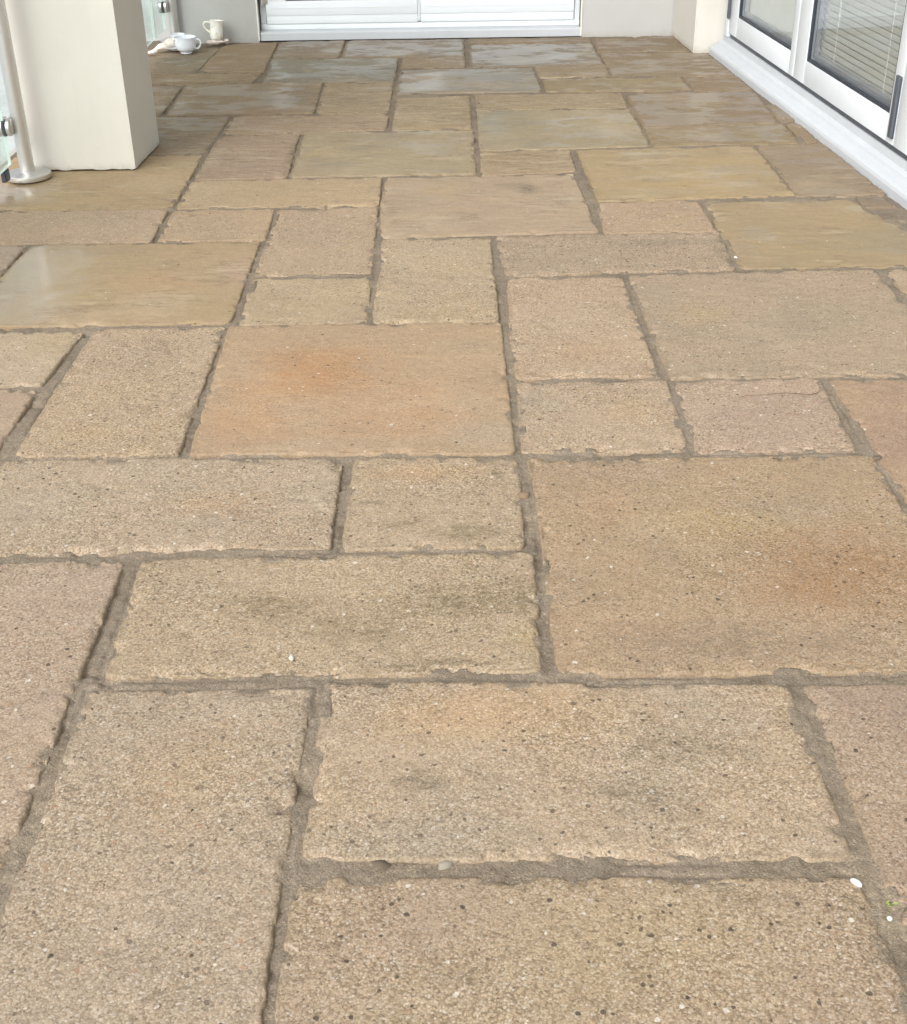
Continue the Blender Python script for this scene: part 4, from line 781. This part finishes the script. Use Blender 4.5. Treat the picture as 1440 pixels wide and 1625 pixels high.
sau = MB(); pf = [(.020, .001), (.024, .001), (.027, .004), (.046, .012), (.049, .0148), (.048, .0158), (.043, .0135), (.025, .0068), (.002, .006)]
sau.lathe(pf, 48); so_ = sau.build('saucer', M_CHINA, None, True, 60); so_.location = (-1.142, 5.712, .003); so_.rotation_euler = (0, 0, 0)
set_tags(so_, 'white saucer lying half hidden behind the ribbed teacup', 'saucer')
jug = MB(); pf = [(.020, 0), (.022, .002), (.028, .012), (.031, .026), (.030, .040), (.032, .046), (.031, .047), (.028, .040), (.029, .026), (.004, .006)]
jug.lathe(pf, 40); jo = jug.build('small_bowl', M_CHINA, None, True, 60); jo.location = (-1.128, 5.722, .0205)
set_tags(jo, 'small white china bowl with a dark blue spot, on the saucer behind the teacup', 'bowl')
dm = MB(); r = bmesh.ops.create_uvsphere(dm.bm, u_segments=12, v_segments=8, radius=.0032); dot = dm.build('blue_spot', simple('cobalt', lin((40, 60, 110)), .3), jo, True); dot.location = (-.012, -.0275, .024); dot.scale = (1, .35, 1)

mug = empty('mug', (-.985, 5.832, .024)); mug.rotation_euler = (math.radians(-6), math.radians(5), math.radians(0))
set_tags(mug, 'cream mug with a faded pattern, tilted on pinkish shells by the left pier', 'mug')
def mugmat():
    t = NT('patterned_cream_china'); tc = t.n('ShaderNodeTexCoord'); P = tc.outputs['Object']
    col = t.mix(t.mr(t.noise(P, 38, 3, .6), .52, .62, 0, .6), lin((238, 237, 230)), lin((220, 206, 176)))
    col = t.mix(t.mr(t.noise(P, 60, 3, .6), .62, .7, 0, .6), col, lin((176, 140, 120)))
    return t.surf(t.n('ShaderNodeBsdfPrincipled', {'Base Color': col, 'Roughness': .25, 'Coat Weight': .5}))
pf = [(.020, 0), (.0245, 0), (.0265, .003), (.0285, .012), (.0285, .03), (.0275, .045), (.0285, .062), (.0325, .075), (.0335, .0775), (.0320, .0785), (.0265, .062), (.0255, .03), (.024, .008), (.003, .006)]
MB().lathe(pf, 64).build('body', mugmat(), mug, True, 60)
hp = [(-.026, 0, .064), (-.038, -.002, .069), (-.052, -.003, .066), (-.057, -.003, .056), (-.051, -.003, .044), (-.040, -.002, .034), (-.027, 0, .026)]
MB().tube(hp, [.0044, .0036, .0034, .0034, .0036, .004, .005], 12).build('handle', M_CREAMCHINA, mug, True, 60)

def shellmat(c1, c2, nm):
    t = NT(nm); tc = t.n('ShaderNodeTexCoord'); P = tc.outputs['Object']
    w_ = t.n('ShaderNodeTexWave', {'Vector': P, 'Scale': 60.0, 'Distortion': 3.0})
    col = t.mix(t.math('MULTIPLY', w_.outputs['Fac'], .5), lin(c1), lin(c2)); col = t.mix(t.mr(t.noise(P, 50, 3), .4, .7), col, lin(c2))
    return t.surf(t.n('ShaderNodeBsdfPrincipled', {'Base Color': col, 'Roughness': .5, 'Normal': t.n('ShaderNodeBump', {'Height': w_.outputs['Fac'], 'Distance': .001, 'Strength': .5})}))
def spiral_shell(L, R, mat, seed):
    b = MB(); nr = 70; na = 28; rings = []
    for i in range(nr):
        t_ = i/(nr-1); env = R*(math.sin(math.pi*min(1, t_*1.02+.02))**.75)*(1-.62*t_) + .0012
        ring = []
        for k in range(na):
            a = 2*math.pi*k/na
            rr = env*(1+.13*math.cos(a-2*math.pi*t_*3.2) + .02*math.sin(2*math.pi*t_*9))
            ring.append(b.bm.verts.new((L*(t_-.5), rr*math.cos(a), rr*math.sin(a)*.85)))
        rings.append(ring)
    for a, c in zip(rings, rings[1:]):
        for k in range(na): b.bm.faces.new((a[k], a[(k+1) % na], c[(k+1) % na], c[k]))
    b.bm.faces.new(rings[0][::-1]); b.bm.faces.new(rings[-1])
    return b.build('sea_shell', mat, None, True, 60)
m1 = shellmat((234, 214, 200), (246, 240, 232), 'pink_cream_shell'); m2 = shellmat((206, 188, 178), (226, 216, 208), 'dull_pink_shell'); m3 = shellmat((238, 226, 212), (250, 246, 240), 'white_shell')
o = spiral_shell(.155, .030, m1, 1); o.location = (-1.176, 5.70, .0275); o.rotation_euler = (0, math.radians(12), math.radians(215))
set_tags(o, 'long pinkish cream sea shell leaning behind the saucer, biggest of the shells', 'shell', 'sea shells beside the cups')
o = spiral_shell(.075, .0105, m3, 2); o.location = (-1.232, 5.615, .0125); o.rotation_euler = (0, 0, math.radians(228))
set_tags(o, 'thin white pointed sea shell at the foot of the glass, left of the saucer', 'shell', 'sea shells beside the cups')
o = spiral_shell(.085, .0165, m2, 3); o.location = (-.985, 5.818, .0155); o.rotation_euler = (0, 0, math.radians(12))
set_tags(o, 'dull pink sea shell under the tilted cream mug', 'shell', 'sea shells beside the cups')
o = spiral_shell(.042, .0150, m2, 4); o.location = (-.943, 5.842, .0140); o.rotation_euler = (0, math.radians(-20), math.radians(-65))
set_tags(o, 'small greyish sea shell at the right foot of the cream mug', 'shell', 'sea shells beside the cups')

# ------------------------------------------------------------------ pebbles and weeds lying on the paving
def pebble(name, x, y, z, r, sc_, rz, mat, label, cat, seed):
    b = MB(); bmesh.ops.create_icosphere(b.bm, subdivisions=3, radius=r)
    for v in b.bm.verts:
        n = float(vnoise(v.co.x/r*1.3+seed, v.co.y/r*1.3+v.co.z/r*2.1, seed))
        v.co *= .8+.4*n
        v.co = Vector((v.co.x*sc_[0], v.co.y*sc_[1], v.co.z*sc_[2]))
    o = b.build(name, mat, None, True, 80); o.location = (x, y, z); o.rotation_euler = (0, 0, rz)
    set_tags(o, label, cat)
M_WP = simple('white_pebble', lin((200, 196, 182), .9), .5, noise=.1); M_WC = simple('white_stone', lin((224, 223, 217), .95), .5, noise=.05); M_GP = simple('dark_grit', lin((104, 92, 76)), .85, noise=.3, bstr=.6, bscale=300)
pebble('pebble', -.2202, 1.403, .0012, .0062, (.62, 1.0, .40), .25, M_WP, 'smooth oval cream pebble lying on the wide speckled tan slab', 'pebble', 3)
pebble('pebble', .4315, .985, .0000, .0062, (.50, 1.15, .6), .65, M_WC, 'bright white oblong chip at the corner of the front slab', 'pebble', 7)
pebble('pebble', .703, 2.995, -.001, .0046, (.9, .9, .7), 0, M_WC, 'tiny white stone in the joint at the end of the long grey speckled slab', 'pebble', 11)
pebble('pebble', .4535, .9375, -.0030, .0030, (1, 1, .7), 0, M_WC, 'tiny white crumb in the right joint, just below the weed', 'pebble', 13)
pebble('clod', -.084, 1.026, -.0065, .0095, (1.3, .8, .6), 0, M_GP, 'dark clod of dirt in the left part of the widest mortar joint', 'clod', 17)
pebble('clod', .1215, 1.845, -.003, .0100, (1, .9, .6), .4, simple('brown_grit', lin((132, 112, 90)), .85, noise=.3, bstr=.6, bscale=300), 'brown lump of mortar stuck in the central joint', 'clod', 19)
pebble('pebble', -.012, 1.026, -.0065, .0085, (1.2, .8, .6), .5, simple('grey_pebble', lin((146, 138, 124)), .8, noise=.2), 'grey pebble bedded in the widest mortar joint, right of the dark clod', 'pebble', 23)
pebble('clod', .741, 1.957, -.003, .0075, (1.2, .8, .6), .4, M_GP, 'small dark clod where the joint bends behind the large square slab', 'clod', 29)

def weed():
    b = MB(); rnd = random.Random(5)
    for k in range(11):
        a = rnd.uniform(0, 6.28); L = rnd.uniform(.004, .009); w_ = L*.34; el = rnd.uniform(.25, .9)
        d = Vector((math.cos(a)*math.cos(el), math.sin(a)*math.cos(el), math.sin(el))); s_ = Vector((-math.sin(a), math.cos(a), 0)); base = Vector((rnd.uniform(-.003, .003), rnd.uniform(-.003, .003), 0))
        p = [base, base+d*L*.5+s_*w_, base+d*L, base+d*L*.5-s_*w_]
        mid = base+d*L*.5-Vector((0, 0, .0008))
        v = [b.bm.verts.new(q) for q in p]; m_ = b.bm.verts.new(mid)
        for i in range(4): b.bm.faces.new((v[i], v[(i+1) % 4], m_))
    o = b.build('weed', simple('weed_leaf', lin((150, 158, 96)), .6, noise=.2)); o.location = (.4585, .957, -.004)
    set_tags(o, 'tiny yellowish green sprig of weed in the right hand joint', 'weed')
weed()
pts = []
ctrl = [(.548, 2.190), (.565, 2.203), (.60, 2.210), (.64, 2.211), (.676, 2.206), (.682, 2.204), (.700, 2.213), (.712, 2.224)]
for x, y in ctrl: pts.append((x-.63, y-2.2, .0032+.0018*math.sin(x*60)))
o = MB().tube(pts, [.0003, .0004, .0005, .0005, .0004, .0008, .0008, .0004], 6).build('dry_stalk', simple('dry_stalk', lin((96, 72, 46)), .8, noise=.2), None, True, 80); o.location = (.63, 2.2, 0)
set_tags(o, 'thin dry brown stalk lying across the square pinkish slab', 'stalk')
